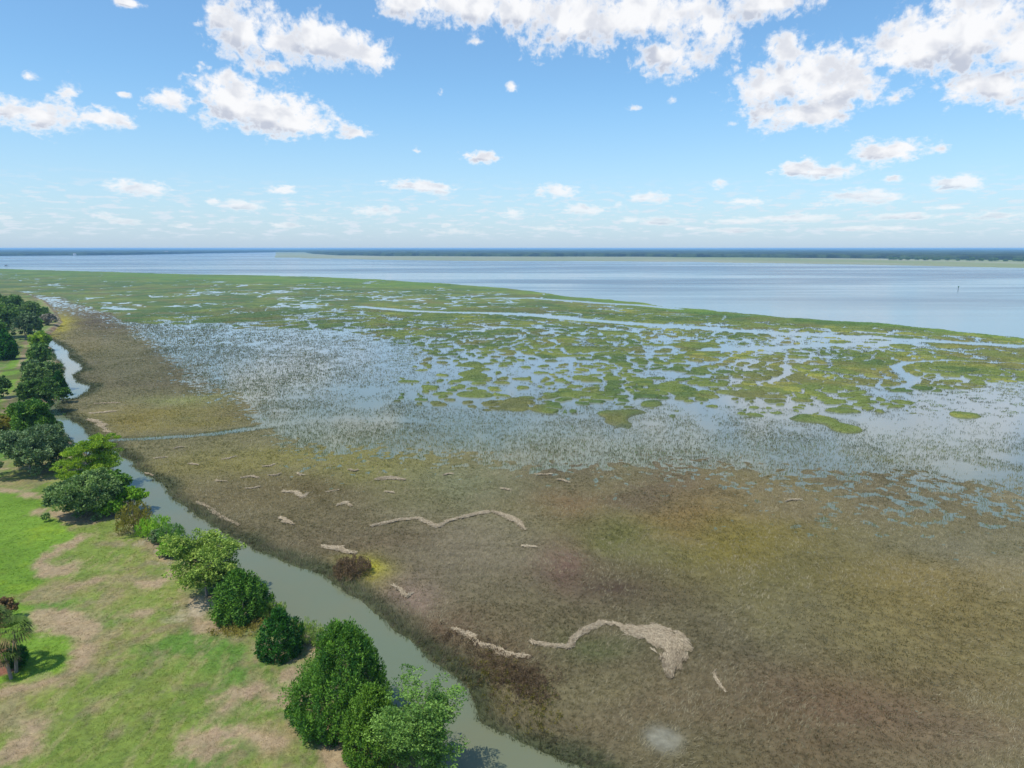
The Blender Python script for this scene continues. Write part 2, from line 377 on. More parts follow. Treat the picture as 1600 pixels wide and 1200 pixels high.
def fields(x, y):
    px, py, zc = proj(x, y)
    D = np.hypot(x, y)
    n_big = fbm(x, y, 60, 4, 3); n_mid = fbm(x, y, 14, 4, 21); n_sm = fbm(x, y, 3.2, 3, 41)
    n_far = fbm(x, y * 0.35, 260, 4, 61)
    pxpm = F / zc                                   # photo px per metre, sideways
    pypm = F * CAM_H / np.maximum(zc, 1) ** 2       # photo px per metre, in depth
    wx = px + (n_mid - .5) * np.minimum(26, 9 * pxpm)
    wob = (n_mid - .5) * 2 * np.minimum(14, 9 * pypm) + (n_big - .5) * 2 * np.minimum(16, 16 * pypm)
    N = x.shape
    shore = interp(SHORE, px) + (n_mid - .5) * 2 * np.minimum(2.2, 9 * pypm) + (n_big - .5) * 2 * np.minimum(1.2, 30 * pypm)
    low = interp(ISL_LOW, wx)
    wx2 = px + (n_mid - .5) * 60 + (n_big - .5) * 70 * np.clip(pxpm / 5, 0, 1)
    bru = (interp(BROWN_UP, wx2 - 30) + interp(BROWN_UP, wx2) + interp(BROWN_UP, wx2 + 30)) / 3
    creek = poly_sdf(x, y, CREEK, 40) + (n_sm - .5) * 1.5 + (n_mid - .5) * 1.6
    upl = poly_sdf(x, y, UPLAND, 40)
    # far shore
    far = ((py < interp(FAR_LOW, px) + (n_far - .5) * 1.0) & (px > 470 - 40 * (py < 402.5))) | ((py < 399.5 - np.clip(px, -400, 430) * 0.016 + (n_far - .5)) & (px <= 430)) | (py < 392.8)
    far = far & (py < 440)
    # islands: cells at three sizes by distance
    w1x = x + (fbm(x, y, 9, 3, 71) - .5) * 7.5; w1y = y + (fbm(x, y, 9, 3, 81) - .5) * 7.5
    f1, f2, cid = worley(w1x / 1.7, w1y / 1.0, 4.2, 7)
    e1 = f2 - f1
    w2x = x + (fbm(x, y, 40, 3, 91) - .5) * 36; w2y = y + (fbm(x, y, 40, 3, 95) - .5) * 36
    g1, g2, cid2 = worley(w2x / 1.6, w2y / 1.3, 13.0, 17)
    e2 = g2 - g1
    h1, h2, cid3 = worley(w2x / 1.8, w2y / 1.6, 42.0, 27)
    e3 = h2 - h1
    t2 = sstep(-.2, .2, (D - 350) / 200 + (n_big - .5)); t3 = sstep(-.2, .2, (D - 760) / 400 + (n_big - .5))
    e = e1 * (1 - t2) + (e2 * 0.8 + e1 * .2) * t2
    e = e * (1 - t3) + e3 * t3
    inzone = low - py + wob                          # px inside island zone
    lowf = fbm(x, y, 34, 3, 111)
    flood = fbm(x, y, 95, 4, 121)
    # wetness: how wide the channels are
    wet = .23 + .22 * sstep(14 + 46 * sstep(300, 900, px), 0, inzone) + (lowf - .5) * .60
    lefts = sstep(290, 200, px)
    leftflk = np.exp(-((px - 430) / 260) ** 2 - ((py - 468) / 26) ** 2)
    cent = np.exp(-((px - 900) / 420) ** 2 - ((py - 565) / 50) ** 2)
    rimg = sstep(22 - 12 * sstep(500, 900, px), 2, py - shore) * (.55 + .6 * sstep(.4, .6, fbm(x, y * .6, 60, 3, 117)))                  # solid levee along the bay
    rightb = sstep(1120, 1300, px) * sstep(520, 545, py)
    fars = sstep(520, 485, py)
    wet = wet + .03 * leftflk - .30 * lefts + .20 * cent - .24 * fars - .06 * rightb - .42 * rimg
    e = e + (n_sm - .5) * .22 * sstep(500, 200, D)
    crk = np.abs(fbm(x, y, 52, 4, 123, .55) - .5) / (.010 + .016 * fbm(x, y, 80, 2, 127))
    crk2 = np.abs(fbm(x, y, 24, 3, 133, .55) - .5) / .013
    wet = wet + sstep(.60, .72, flood) * .22 * (1 - rimg)
    m_isl = sstep(wet, wet + .10, e)
    m_isl = m_isl * sstep(-3, 3, inzone + (n_sm - .5) * 8)
    m_isl = m_isl * np.maximum(sstep(.6, 1.3, crk), rimg * .8) * np.where(D < 420, sstep(.5, 1.2, crk2), 1)
    fringe = sstep(-.16, 0, e - wet) * sstep(-6, 2, inzone) * (1 - rimg)
    # lone islands below the zone
    lone = sstep(.78, .86, fbm(x, y, 13, 2, 131) + .10 * sstep(-40, 0, inzone)) * sstep(-46, -20, inzone) * sstep(300, 900, px)
    m_isl = np.maximum(m_isl, lone)
    b = (py - bru + wob * .6) / (22.0 + 26.0 * sstep(600, 420, px) * sstep(640, 600, py))
    brown = sstep(-.9, 1.0, b)                      # 0 open water ... 1 closed brown marsh
    leftgreen = sstep(-6, 4, py - low) * (px < 160)
    farw = np.clip((D - 150) / 200, 0, 2.0) * 2.2
    chan = np.minimum.reduce([line_dist(x, y, CHAN), line_dist(x, y, CHAN2), line_dist(x, y, CHAN3), line_dist(x, y, LOOP), line_dist(x, y, LOOP2), line_dist(x, y, PEND)]) + (n_sm - .5) * 1.5 + (n_mid - .5) * 2.5 - farw
    side = line_dist(x, y, SIDE) + (n_sm - .5) * 1.2
    openw = np.minimum.reduce([poly_sdf(x, y, p, 30) for p in OPEN]) + (n_mid - .5) * 14
    pond = np.minimum.reduce([poly_sdf(x, y, p, 30) for p in POND]) + (n_sm - .5) * 2.0 + (n_mid - .5) * 3
    mx, my = at(*MILKY)
    milky = np.hypot(x - mx, (y - my)) - 1.6 + (n_sm - .5) * 1.2
    # ---- height
    z = -0.30 + (n_sm - .5) * .16
    n_fine = fbm(x, y, 1.3, 3, 43)
    matf = (fbm(x, y * .6, 4.5, 3, 45) - .5) * .6 + (n_fine - .5) * .9
    gzone = np.maximum(np.exp(-((px - 480) / 150) ** 2 - ((py - 585) / 50) ** 2), .8 * np.exp(-((px - 380) / 180) ** 2 - ((py - 528) / 18) ** 2))
    gzone = np.maximum(gzone, .6 * np.exp(-((px - 1500) / 160) ** 2 - ((py - 695) / 22) ** 2))
    gzone = np.maximum(gzone, np.exp(-((px - 210) / 120) ** 2 - ((py - 482) / 30) ** 2))
    cover = (.10 * sstep(-4, 0, b) + .42 * gzone) * sstep(200, 420, D) - .12
    z = -.06 + (matf - (.5 - cover)) * .28
    z = np.where(z > 0, z * .5, z)
    wetb = np.exp(-np.maximum(b, 0) / (1.1 + 1.3 * n_big)) * 1.0
    wetb = np.maximum(wetb, sstep(850, 1500, px) * sstep(960, 720, py) * .48)
    wetb = np.maximum(wetb, np.exp(-((px - 900) / 220) ** 2 - ((py - 712) / 26) ** 2) * .8)
    wetb = wetb * (.3 + .7 * sstep(230, 330, px))
    zb_ = .11 - .25 * wetb + (n_fine - .5) * .26 + (n_sm - .5) * .18 * wetb
    z = z * (1 - brown) + brown * zb_
    z = np.maximum(z, -0.5)
    bank = sstep(7, 1, creek) * (upl > 0) * (creek > 0)
    isl_h = (0.36 + .2 * fbm(x, y, 5, 3, 151)) * (1 - .45 * sstep(200, 500, D))
    z = z * (1 - m_isl) + m_isl * isl_h
    cut = sstep(0.4, -0.6, chan)
    z = z * (1 - cut) - .5 * cut
    cut = sstep(0.5, -0.5, side)
    z = z * (1 - cut) - .4 * cut
    cut = sstep(3, -3, openw) * (1 - lone)
    z = z * (1 - cut) - .35 * cut
    cut = sstep(.7, -.7, pond)
    z = z * (1 - cut) - .35 * cut
    cut = sstep(.6, -.8, milky)
    z = z * (1 - cut) + .05 * cut
    bay = (py < shore)
    cutb = sstep(-1.2, 0.2, shore - py)
    z = z * (1 - cutb) - .9 * cutb
    farm = far.astype(np.float32)
    z = z * (1 - farm) + farm * .6
    u = sstep(0.2, -2.2, upl)
    z = np.where(upl < 2, z * (1 - u) + u * (1.0 + (n_big - .5) * .5), z)
    cc = sstep(0.5, -1.0, creek)
    z = z * (1 - cc) - .8 * cc
    # ---- colour
    c = np.empty(N + (3,), np.float32)
    c[:] = S(119, 113, 80)
    def mixin(col, w):
        nonlocal c
        w = np.clip(w, 0, 1)[..., None].astype(np.float32)
        c = c * (1 - w) + np.asarray(col, np.float32) * w
    mixin(S(104, 94, 70), sstep(.42, .65, n_big) * .75)
    mixin(S(140, 130, 104), sstep(.52, .72, fbm(x * .4, y, 16, 4, 163)) * .55)
    mixin(S(120, 112, 72), sstep(.5, .3, fbm(x, y, 38, 4, 161)) * .7)
    dx = (n_mid - .5) * 90 + (n_big - .5) * 150; dy = (fbm(x, y, 20, 4, 171) - .5) * 110
    str2 = sstep(.25, .60, fbm(x * .5, y, 9, 5, 173, .62))
    sc = np.clip(pxpm / 14, .2, 1)
    for (bx, by, rx, ry, col, st) in BLOT:
        q = ((px + dx * sc - bx) / (rx * 1.1)) ** 2 + ((py + dy * sc - by) / (ry * 1.1)) ** 2
        mixin(col, np.exp(-q * 1.0) * min(1, st * 1.25) * (.55 + .65 * str2))
    mixin(S(96, 100, 84), (1 - brown) * .7)
    # island greens
    gcol = np.empty(N + (3,), np.float32)
    k = np.clip(fbm(x, y, 26, 3, 181) * 1.0 + (cid - .5) * .30 + sstep(700, 1400, px) * .16 - .05 - sstep(900, 200, px) * .12, 0, 1)[..., None]
    dark = S(80, 100, 56); mid = S(106, 118, 60); yel = S(138, 140, 66); brn = S(110, 104, 66)
    gcol[:] = dark * (1 - sstep(.25, .55, k)) + mid * sstep(.25, .55, k)
    yk = sstep(.62, .9, k); gcol = gcol * (1 - yk) + yel * yk
    bk = (sstep(.5, .75, fbm(x, y, 18, 3, 191)) * .6)[..., None]; gcol = gcol * (1 - bk) + brn * bk
    rim_ = np.clip(rimg * .42, 0, 1)[..., None]; gcol = gcol * (1 - rim_) + S(98, 136, 48) * rim_
    wv = np.clip(np.maximum(m_isl, (py < low) * .9), 0, 1)[..., None]
    c = c * (1 - wv) + gcol * 1.12 * wv
    # dark fringe of cordgrass along the creek
    fr = sstep(4.6, 1.2, creek + (n_mid - .5) * 4) * (upl > 0)
    mixin(S(74, 80, 54), fr * .9)
    fr2 = sstep(2.2, .4, side) * .5
    mixin(S(80, 82, 58), fr2)
    mixin(S(150, 146, 126, .60), sstep(1.2, -1, milky) * .95)
    mixin(S(176, 170, 150), far * (.55 + .5 * (n_far - .5)))
    mixin(S(130, 142, 84), far * sstep(.5, .62, fbm(x, y * .3, 500, 3, 201)) * .7)
    # upland
    isup = upl < 0.0
    lc = np.empty(N + (3,), np.float32); lc[:] = S(130, 148, 66) * .76
    def lmix(col, w):
        nonlocal lc
        w = np.clip(w, 0, 1)[..., None].astype(np.float32)
        lc = lc * (1 - w) + np.asarray(col, np.float32) * w * .76
    if isup.any():
        patch = fbm(x, y, 7, 5, 211, .62); patch2 = fbm(x, y, 2.0, 5, 221, .68); patch3 = fbm(x, y, 22, 3, 231)
        str_ = fbm(x * 2.4, y * .8, 2.2, 4, 225, .6)
        lmix(S(106, 142, 58), sstep(.44, .62, patch3))
        lmix(S(150, 148, 84), sstep(.50, .66, patch) * .65)
        dry = sstep(6.0, 1.0, -upl) * .35 + .06
        lmix(S(172, 146, 118), sstep(.50 - dry * .3, .72 - dry * .3, patch * .45 + patch2 * .55) * .85)
        lmix(S(84, 122, 48), sstep(.50, .66, patch2) * .35)
        lmix(S(176, 160, 116), sstep(.52, .70, str_) * .40)
        for F_, w0 in ((FAIR_A, .96), (FAIR_B, .96), (GREEN_T, .9)):
            s = poly_sdf(x, y, F_, 20) + (patch - .5) * 1.6 + (patch2 - .5) * .5
            fw = sstep(.5, -.5, s) * w0
            stripe = .5 + .5 * np.sin((x * .35 + y * .95) / 3.2 + (patch3 - .5) * 2)
            colf = (S(120, 158, 50) * (1 - stripe[..., None]) + S(130, 168, 56) * stripe[..., None]) * .68
            w = fw[..., None]; lc = lc * (1 - w) + colf * w
            lmix(S(150, 176, 44), fw * sstep(.55, .72, patch) * .5)
        for T in TAN:
            s = line_dist(x, y, T, 12) + (patch - .5) * 3.0 + (patch2 - .5) * 4.2
            lmix(S(184, 158, 128), sstep(1.0, -.9, s) * .85)
        sx_, sy_ = at(312, 962)
        q = np.hypot(x - sx_, (y - sy_) * .8) / 2.6 + (patch2 - .5) * 2.2
        lmix(S(196, 184, 156), sstep(1.1, .5, q) * .55)
        sh = sstep(2.6, .6, -upl + (patch - .5) * 3)
        lmix(S(128, 112, 84), sh * .8)
        bed = poly_sdf(x, y, [(-60,1020),(10,1024),(40,1040),(36,1056),(20,1068),(-60,1090)], 10) + (patch2 - .5)
        lmix(S(150, 104, 84), sstep(.3, -.3, bed))
        bare = sstep(.60, .68, patch2 + .10 * sstep(7, 1.5, -upl) - .04)
        lmix(S(198, 182, 150), bare * sstep(9, 2, -upl) * .8)
        lmix(S(150, 112, 88), sstep(.52, .60, fbm(x, y, 3.5, 4, 251)) * sstep(3.5, 1.0, -upl) * .7)
        wood = sstep(.42, .56, fbm(x, y, 9, 3, 241)) * (py < 720) * (px < 60)
        lmix(S(92, 84, 58), wood * .6)
    wu = sstep(0.1, -0.3, upl)[..., None]
    c = c * (1 - wu) + lc * wu
    return dict(z=z, c=c, px=px, py=py, D=D, isl=m_isl, brown=brown, creek=creek, upl=upl, side=side, inzone=inzone, chan=chan, openw=openw, pond=pond, bay=bay, far=far, n_mid=n_mid, n_sm=n_sm, gzone=gzone, fringe=fringe, wetb=np.clip(wetb * brown, 0, 1), milky=milky, b=b, low=low)

# ------------------------------------------------------------------ mesh helpers
COL = scene.collection

def make_mesh(name, verts, faces, mat, colors=None, attr='Col', smooth=False, link=True, parent=None):
    verts = np.asarray(verts, np.float32); faces = np.asarray(faces, np.int32)
    me = bpy.data.meshes.new(name)
    me.vertices.add(len(verts)); me.vertices.foreach_set('co', verts.ravel())
    n, k = faces.shape
    me.loops.add(n * k); me.loops.foreach_set('vertex_index', faces.ravel())
    me.polygons.add(n)
    me.polygons.foreach_set('loop_start', np.arange(0, n * k, k, dtype=np.int32))
    me.polygons.foreach_set('loop_total', np.full(n, k, np.int32))
    if smooth: me.polygons.foreach_set('use_smooth', np.ones(n, bool))
    me.update(calc_edges=True)
    if colors is not None:
        a = me.attributes.new(attr, 'FLOAT_COLOR', 'POINT')
        cc = np.ones((len(verts), 4), np.float32); cc[:, :3] = colors
        a.data.foreach_set('color', cc.ravel())
    if mat is not None:
        for m in (mat if isinstance(mat, (list, tuple)) else [mat]): me.materials.append(m)
    o = bpy.data.objects.new(name, me)
    if link: COL.objects.link(o)
    if parent is not None: o.parent = parent
    return o

def tag(o, label=None, cat=None, group=None, kind=None):
    if label: o['label'] = label
    if cat: o['category'] = cat
    if group: o['group'] = group
    if kind: o['kind'] = kind
    return o

def empty(name, loc, rz=0.0):
    o = bpy.data.objects.new(name, None)
    o.empty_display_size = 0.5
    COL.objects.link(o); o.location = loc; o.rotation_euler = (0, 0, rz)
    return o

# ------------------------------------------------------------------ materials
def new_mat(name):
    m = bpy.data.materials.new(name); m.use_nodes = True
    nt = m.node_tree; nt.nodes.clear()
    out = nn(nt, 'ShaderNodeOutputMaterial')
    return m, nt, out

def principled(nt, out, **kw):
    p = nn(nt, 'ShaderNodeBsdfPrincipled')
    for k, v in kw.items(): p.inputs[k.replace('_', ' ')].default_value = v
    L(nt, p.outputs[0], out.inputs[0])
    return p

def mat_ground(name, sizes, amp, rough=0.9, bump=0.06, tint=(.85, .8, .7)):
    m, nt, out = new_mat(name)
    p = principled(nt, out, Roughness=rough)
    p.inputs['Specular IOR Level'].default_value = .15
    at_ = nn(nt, 'ShaderNodeAttribute', attribute_name='Col')
    tc = nn(nt, 'ShaderNodeTexCoord')
    f = None
    for s in sizes:
        n = noise(nt, tc.outputs['Object'], 1 / s, 6, .68)
        f = n.outputs[0] if f is None else math_(nt, 'ADD', f, n.outputs[0])
    f = math_(nt, 'DIVIDE', f, len(sizes))
    k = maprange(nt, f, .30, .70, 1 - amp, 1 + amp, False)
    col = vmath(nt, 'SCALE', at_.outputs['Color']); L(nt, k, col.inputs['Scale'])
    tn = noise(nt, tc.outputs['Object'], .9, 3, .5).outputs[0]
    c2 = mixc(nt, maprange(nt, tn, .45, .7, 0, .35), col.outputs[0], vmath(nt, 'MULTIPLY', col.outputs[0], tint).outputs[0])
    L(nt, c2, p.inputs['Base Color'])
    b = nn(nt, 'ShaderNodeBump', i_Strength=.7, i_Distance=bump)
    L(nt, f, b.inputs['Height']); L(nt, b.outputs[0], p.inputs['Normal'])
    return m

M_MARSH = mat_ground('marsh_mud_and_grass', (.5, 2.2), .42, bump=.22)
M_LAWN = mat_ground('mown_grass', (.14, .5, 2.0), .60, bump=.08, tint=(1.12, 1.0, .85))

def mat_water():
    m, nt, out = new_mat('tidal_water')
    p = principled(nt, out, Roughness=.05)
    p.inputs['IOR'].default_value = 1.33
    tc = nn(nt, 'ShaderNodeTexCoord')
    o = tc.outputs['Object']
    # silt: greener in the creek, slightly browner in clouds of mud
    sil = noise(nt, o, .035, 4, .55).outputs[0]
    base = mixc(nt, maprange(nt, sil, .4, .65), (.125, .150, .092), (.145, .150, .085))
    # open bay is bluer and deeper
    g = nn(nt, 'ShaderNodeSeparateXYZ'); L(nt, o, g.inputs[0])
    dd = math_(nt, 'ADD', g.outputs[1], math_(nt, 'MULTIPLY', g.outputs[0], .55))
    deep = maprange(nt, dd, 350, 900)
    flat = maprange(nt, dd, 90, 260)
    base = mixc(nt, flat, base, (.20, .225, .215))  # paler shallows: lightness of the reflected sky is put into the base colour
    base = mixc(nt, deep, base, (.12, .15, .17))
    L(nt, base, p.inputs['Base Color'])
    # slicks and wind lanes: long bands across the bay with more or fewer ripples
    mp = vmath(nt, 'MULTIPLY', o, (.0009, .0052, 1)).outputs[0]
    lane = noise(nt, mp, 1.0, 5, .55, .6).outputs[0]
    mp2 = vmath(nt, 'MULTIPLY', o, (.004, .02, 1)).outputs[0]
    lane2 = noise(nt, mp2, 1.0, 4, .55).outputs[0]
    ln = math_(nt, 'ADD', math_(nt, 'MULTIPLY', lane, .7), math_(nt, 'MULTIPLY', lane2, .3))
    ruf = maprange(nt, ln, .40, .60)
    rr = math_(nt, 'MULTIPLY', ruf, deep)
    L(nt, math_(nt, 'ADD', maprange(nt, rr, 0, 1, .06, .26, False), math_(nt, 'MULTIPLY', flat, .05)), p.inputs['Roughness'])
    w = noise(nt, o, 2.2, 3, .5)
    w2 = noise(nt, vmath(nt, 'MULTIPLY', o, (.25, .6, 1)).outputs[0], 1.0, 3, .5)
    hgt = math_(nt, 'ADD', w.outputs[0], math_(nt, 'MULTIPLY', w2.outputs[0], 1.5))
    b = nn(nt, 'ShaderNodeBump', i_Distance=.05)
    L(nt, math_(nt, 'ADD', maprange(nt, rr, 0, 1, .07, .16, False), math_(nt, 'MULTIPLY', flat, .05)), b.inputs['Strength'])
    L(nt, hgt, b.inputs['Height']); L(nt, b.outputs[0], p.inputs['Normal'])
    return m
M_WATER = mat_water()

def mat_leaf(name, trans=.22, rough=.6, spec=.25):
    m, nt, out = new_mat(name)
    p = nn(nt, 'ShaderNodeBsdfPrincipled', i_Roughness=rough)
    p.inputs['Specular IOR Level'].default_value = spec
    a = nn(nt, 'ShaderNodeAttribute', attribute_name='Col')
    oi = nn(nt, 'ShaderNodeObjectInfo')
    k = maprange(nt, oi.outputs['Random'], 0, 1, .88, 1.12, False)
    c = vmath(nt, 'SCALE', a.outputs['Color']); L(nt, k, c.inputs['Scale'])
    L(nt, c.outputs[0], p.inputs['Base Color'])
    t = nn(nt, 'ShaderNodeBsdfTranslucent')
    L(nt, vmath(nt, 'MULTIPLY', c.outputs[0], (1.1, 1.25, .6)).outputs[0], t.inputs[0])
    mx = nn(nt, 'ShaderNodeMixShader', i_0=trans)
    L(nt, p.outputs[0], mx.inputs[1]); L(nt, t.outputs[0], mx.inputs[2]); L(nt, mx.outputs[0], out.inputs[0])
    return m
M_LEAF = mat_leaf('tree_leaves')
M_BLADE = mat_leaf('marsh_grass_blades', .25, .7, .15)
M_STRAW = mat_leaf('dead_reed_straw', .10, .8, .1)

def mat_noise(name, c1, c2, scale=2.0, rough=.85, bump=.02):
    m, nt, out = new_mat(name)
    p = principled(nt, out, Roughness=rough)
    tc = nn(nt, 'ShaderNodeTexCoord')
    n = noise(nt, tc.outputs['Object'], scale, 5, .6)
    L(nt, mixc(nt, n.outputs[0], c1, c2), p.inputs['Base Color'])
    b = nn(nt, 'ShaderNodeBump', i_Strength=.6, i_Distance=bump)
    L(nt, n.outputs[0], b.inputs['Height']); L(nt, b.outputs[0], p.inputs['Normal'])
    return m
M_BARK = mat_noise('grey_bark', (.10, .085, .07), (.26, .23, .20), 5)
M_PALMB = mat_noise('palm_bark', (.16, .12, .09), (.34, .28, .22), 8)
M_WHITE = mat_noise('white_paint', (.78, .78, .76), (.84, .84, .82), .5, .6)
M_ROOF = mat_noise('grey_shingle', (.12, .12, .13), (.22, .21, .21), 1.0)
M_WOOD = mat_noise('weathered_wood', (.06, .05, .045), (.14, .12, .10), 2.0)
M_SIGN = mat_noise('green_board', (.02, .12, .05), (.03, .16, .07), 1.0, .5)

# ------------------------------------------------------------------ terrain grid (finer where small things stand)
rng = np.random.default_rng(5)
dep = np.concatenate([np.linspace(52, 17, 380, endpoint=False), np.linspace(17, 3.0, 700, endpoint=False), np.linspace(3.0, .22, 300, endpoint=False), np.geomspace(.22, .035, 12)])
rr_ = CAM_H / np.tan(np.radians(dep))
azs = np.radians(np.linspace(-50, 50, 1300))
R, A = np.meshgrid(rr_, azs, indexing='ij')
X = (R * np.sin(A)).ravel(); Y = (R * np.cos(A)).ravel()
parts = []
CH = 300000
for i in range(0, len(X), CH):
    f = fields(X[i:i + CH], Y[i:i + CH])
    parts.append((f['z'], f['c'], f['upl']))
Z = np.concatenate([p[0] for p in parts]); C = np.concatenate([p[1] for p in parts]); U = np.concatenate([p[2] for p in parts])
nr, nc = R.shape
idx = np.arange(nr * nc, dtype=np.int32).reshape(nr, nc)
q = np.stack([idx[:-1, :-1], idx[:-1, 1:], idx[1:, 1:], idx[1:, :-1]], -1).reshape(-1, 4)[:, ::-1]
q = q[:, ::-1]
V = np.stack([X, Y, Z], -1)
upq = U[q].mean(1) < 0
def sub(name, mask, mat):
    qq = q[mask]; used = np.unique(qq); remap = np.zeros(len(V), np.int32); remap[used] = np.arange(len(used))
    return make_mesh(name, V[used], remap[qq], mat, C[used], smooth=True)
lawn = sub('lawn', upq, M_LAWN); tag(lawn, kind='structure')
marsh = sub('marsh_ground', ~upq, M_MARSH); tag(marsh, kind='structure')

# water: one sheet to the horizon, and the bay bed under everything
Wd = 75000.0
ring = [0.0, 200, 1000, 5000, 20000, Wd]
wv = [(0, 0, 0)]; wf = []
seg = 48
for r in ring[1:]:
    for s in range(seg):
        a = 2 * math.pi * s / seg; wv.append((r * math.cos(a), r * math.sin(a), 0))
me = bpy.data.meshes.new('water')
fc = [(0, 1 + s, 1 + (s + 1) % seg) for s in range(seg)]
for k in range(len(ring) - 2):
    a = 1 + k * seg; b_ = a + seg
    fc += [(a + s, b_ + s, b_ + (s + 1) % seg, a + (s + 1) % seg) for s in range(seg)]
me.from_pydata(wv, [], fc); me.materials.append(M_WATER)
water = bpy.data.objects.new('water', me); COL.objects.link(water); tag(water, kind='structure')

# ------------------------------------------------------------------ marsh grass: real blades
def blades(x, y, z, col, h, w, nb, spread, lean):
    """nb triangular blades at each point -> verts, faces, colours"""
    n = len(x); T = n * nb
    x = np.repeat(x, nb); y = np.repeat(y, nb); z = np.repeat(z, nb); h = np.repeat(h, nb); w = np.repeat(w, nb); spread = np.repeat(spread, nb)
    col = np.repeat(col, nb, axis=0)
    a = rng.uniform(0, 2 * np.pi, T); r = np.sqrt(rng.uniform(0, 1, T)) * spread
    bx = x + r * np.cos(a); by = y + r * np.sin(a)
    hh = h * rng.uniform(.6, 1.15, T)
    t = rng.uniform(0, 2 * np.pi, T); dx = np.cos(t) * w / 2; dy = np.sin(t) * w / 2
    la = 4 * np.pi * fbm(bx, by, 11, 3, 331) + rng.normal(0, .7, T); lr = np.repeat(lean, nb) * hh * rng.uniform(0, 1.9, T) * (.35 + 1.3 * fbm(bx, by, 7, 2, 335))
    v = np.empty((T, 3, 3), np.float32)
    v[:, 0] = np.stack([bx - dx, by - dy, z - .05], -1)
    v[:, 1] = np.stack([bx + dx, by + dy, z - .05], -1)
    v[:, 2] = np.stack([bx + np.cos(la) * lr, by + np.sin(la) * lr, z + hh], -1)
    cc = col * rng.uniform(.75, 1.35, (T, 1)).astype(np.float32)
    return v.reshape(-1, 3), np.arange(T * 3, dtype=np.int32).reshape(-1, 3), np.repeat(cc, 3, axis=0)

def scatter(d0, d1, dens):
    aw = math.radians(46)
    n = int(aw * (d1 ** 2 - d0 ** 2) * dens)
    r = np.sqrt(rng.uniform(d0 ** 2, d1 ** 2, n)); a = rng.uniform(-aw, aw, n)
    return r * np.sin(a), r * np.cos(a)

vs, fs, cs = [], [], []
off = 0
for (d0, d1, dens, w0, nb, sp) in ((44, 75, 16, .045, 5, .16), (75, 120, 9, .06, 4, .22), (120, 200, 6.0, .085, 3, .26), (200, 330, 3.2, .13, 3, .34), (330, 560, .9, .28, 3, .6)):
    x, y = scatter(d0, d1, dens)
    f = fields(x, y)
    z = f['z']
    wet = z < 0
    clump = fbm(x, y, 2.6 if d1 < 200 else 6, 3, 311)
    b = f['b']
    dw = np.clip(.05 + .95 * sstep(-4.5, .6, b), 0, 1) * sstep(-2, 1, f['openw'] + (clump - .5) * 8) * sstep(.30, .56, clump + .28 * sstep(-3, .5, b))
    dw = np.maximum(dw, .95 * f['gzone'] * sstep(.3, .55, clump + .1))
    dw = dw * (.55 + .45 * sstep(.38, .56, fbm(x, y, 15, 4, 341)))
    dw = np.maximum(dw, .75 * f['fringe'] * sstep(.35, .6, clump + .05))
    dw = np.where(f['isl'] > .3, 1.0, dw)
    pr = np.where(wet, dw, 1.0)
    pr = pr * (1 - .62 * f['wetb'] * sstep(.65, .35, clump))
    pr = np.where((f['creek'] < -.2) & (f['upl'] > -.5), 0, pr)
    pr = np.where(f['creek'] < 0, pr * sstep(-.9, .1, f['creek']), pr)
    pr = np.where(f['pond'] < 0, .04, pr)
    pr = np.where(f['milky'] < 0, .0, pr)
    pr = np.where(f['side'] < -.5, .12, pr)
    pr = np.where(f['chan'] < 0, 0, pr)
    pr = np.where(f['bay'] | f['far'] | (f['upl'] < -.3), 0, pr)
    if d1 > 500: pr = pr * sstep(560, 400, f['D'])
    k = rng.uniform(0, 1, len(x)) < pr
    x, y, z = x[k], y[k], z[k]
    c = f['c'][k]
    wet = wet[k]; fr = sstep(4.5, 1.0, f['creek'][k])
    isl = f['isl'][k]
    h = .20 + .20 * fbm(x, y, 6, 2, 321) + fr * .35
    h = np.where(wet, .42, h); h = np.where(isl > .3, .24, h)
    # dry straw and green stems mixed
    mixr = rng.uniform(0, 1, len(x))
    c = np.where((mixr < np.where(wet, .07, .30))[:, None] & (isl < .3)[:, None], S(172, 160, 130) * (1 - fr[:, None] * .6), c * 1.50)
    c = np.where(((mixr > .8) & wet & (isl < .3))[:, None], S(104, 122, 64), c)
    bw = (sstep(-3.5, 1.0, f['b'] + (f['n_sm'] - .5) * 3)[k])[:, None]
    c = np.where((wet & (mixr > .22) & (mixr < .8) & (isl < .3))[:, None], S(100, 102, 72) * (1 - bw) + c * 1.05 * bw, c)
    v, fa, cc = blades(x, y, np.maximum(z, 0), c.astype(np.float32), h, np.full(len(x), w0), nb, np.full(len(x), sp) * np.where(wet, 1.5, 1), np.where(wet | (isl > .3), .3, 1.0))
    vs.append(v); fs.append(fa + off); cs.append(cc); off += len(v)
mg = make_mesh('marsh_grass', np.concatenate(vs), np.concatenate(fs), M_BLADE, np.concatenate(cs))
tag(mg, 'brown and olive cordgrass covering the tidal flats', 'marsh grass', kind='stuff')
print('blades', off // 3)

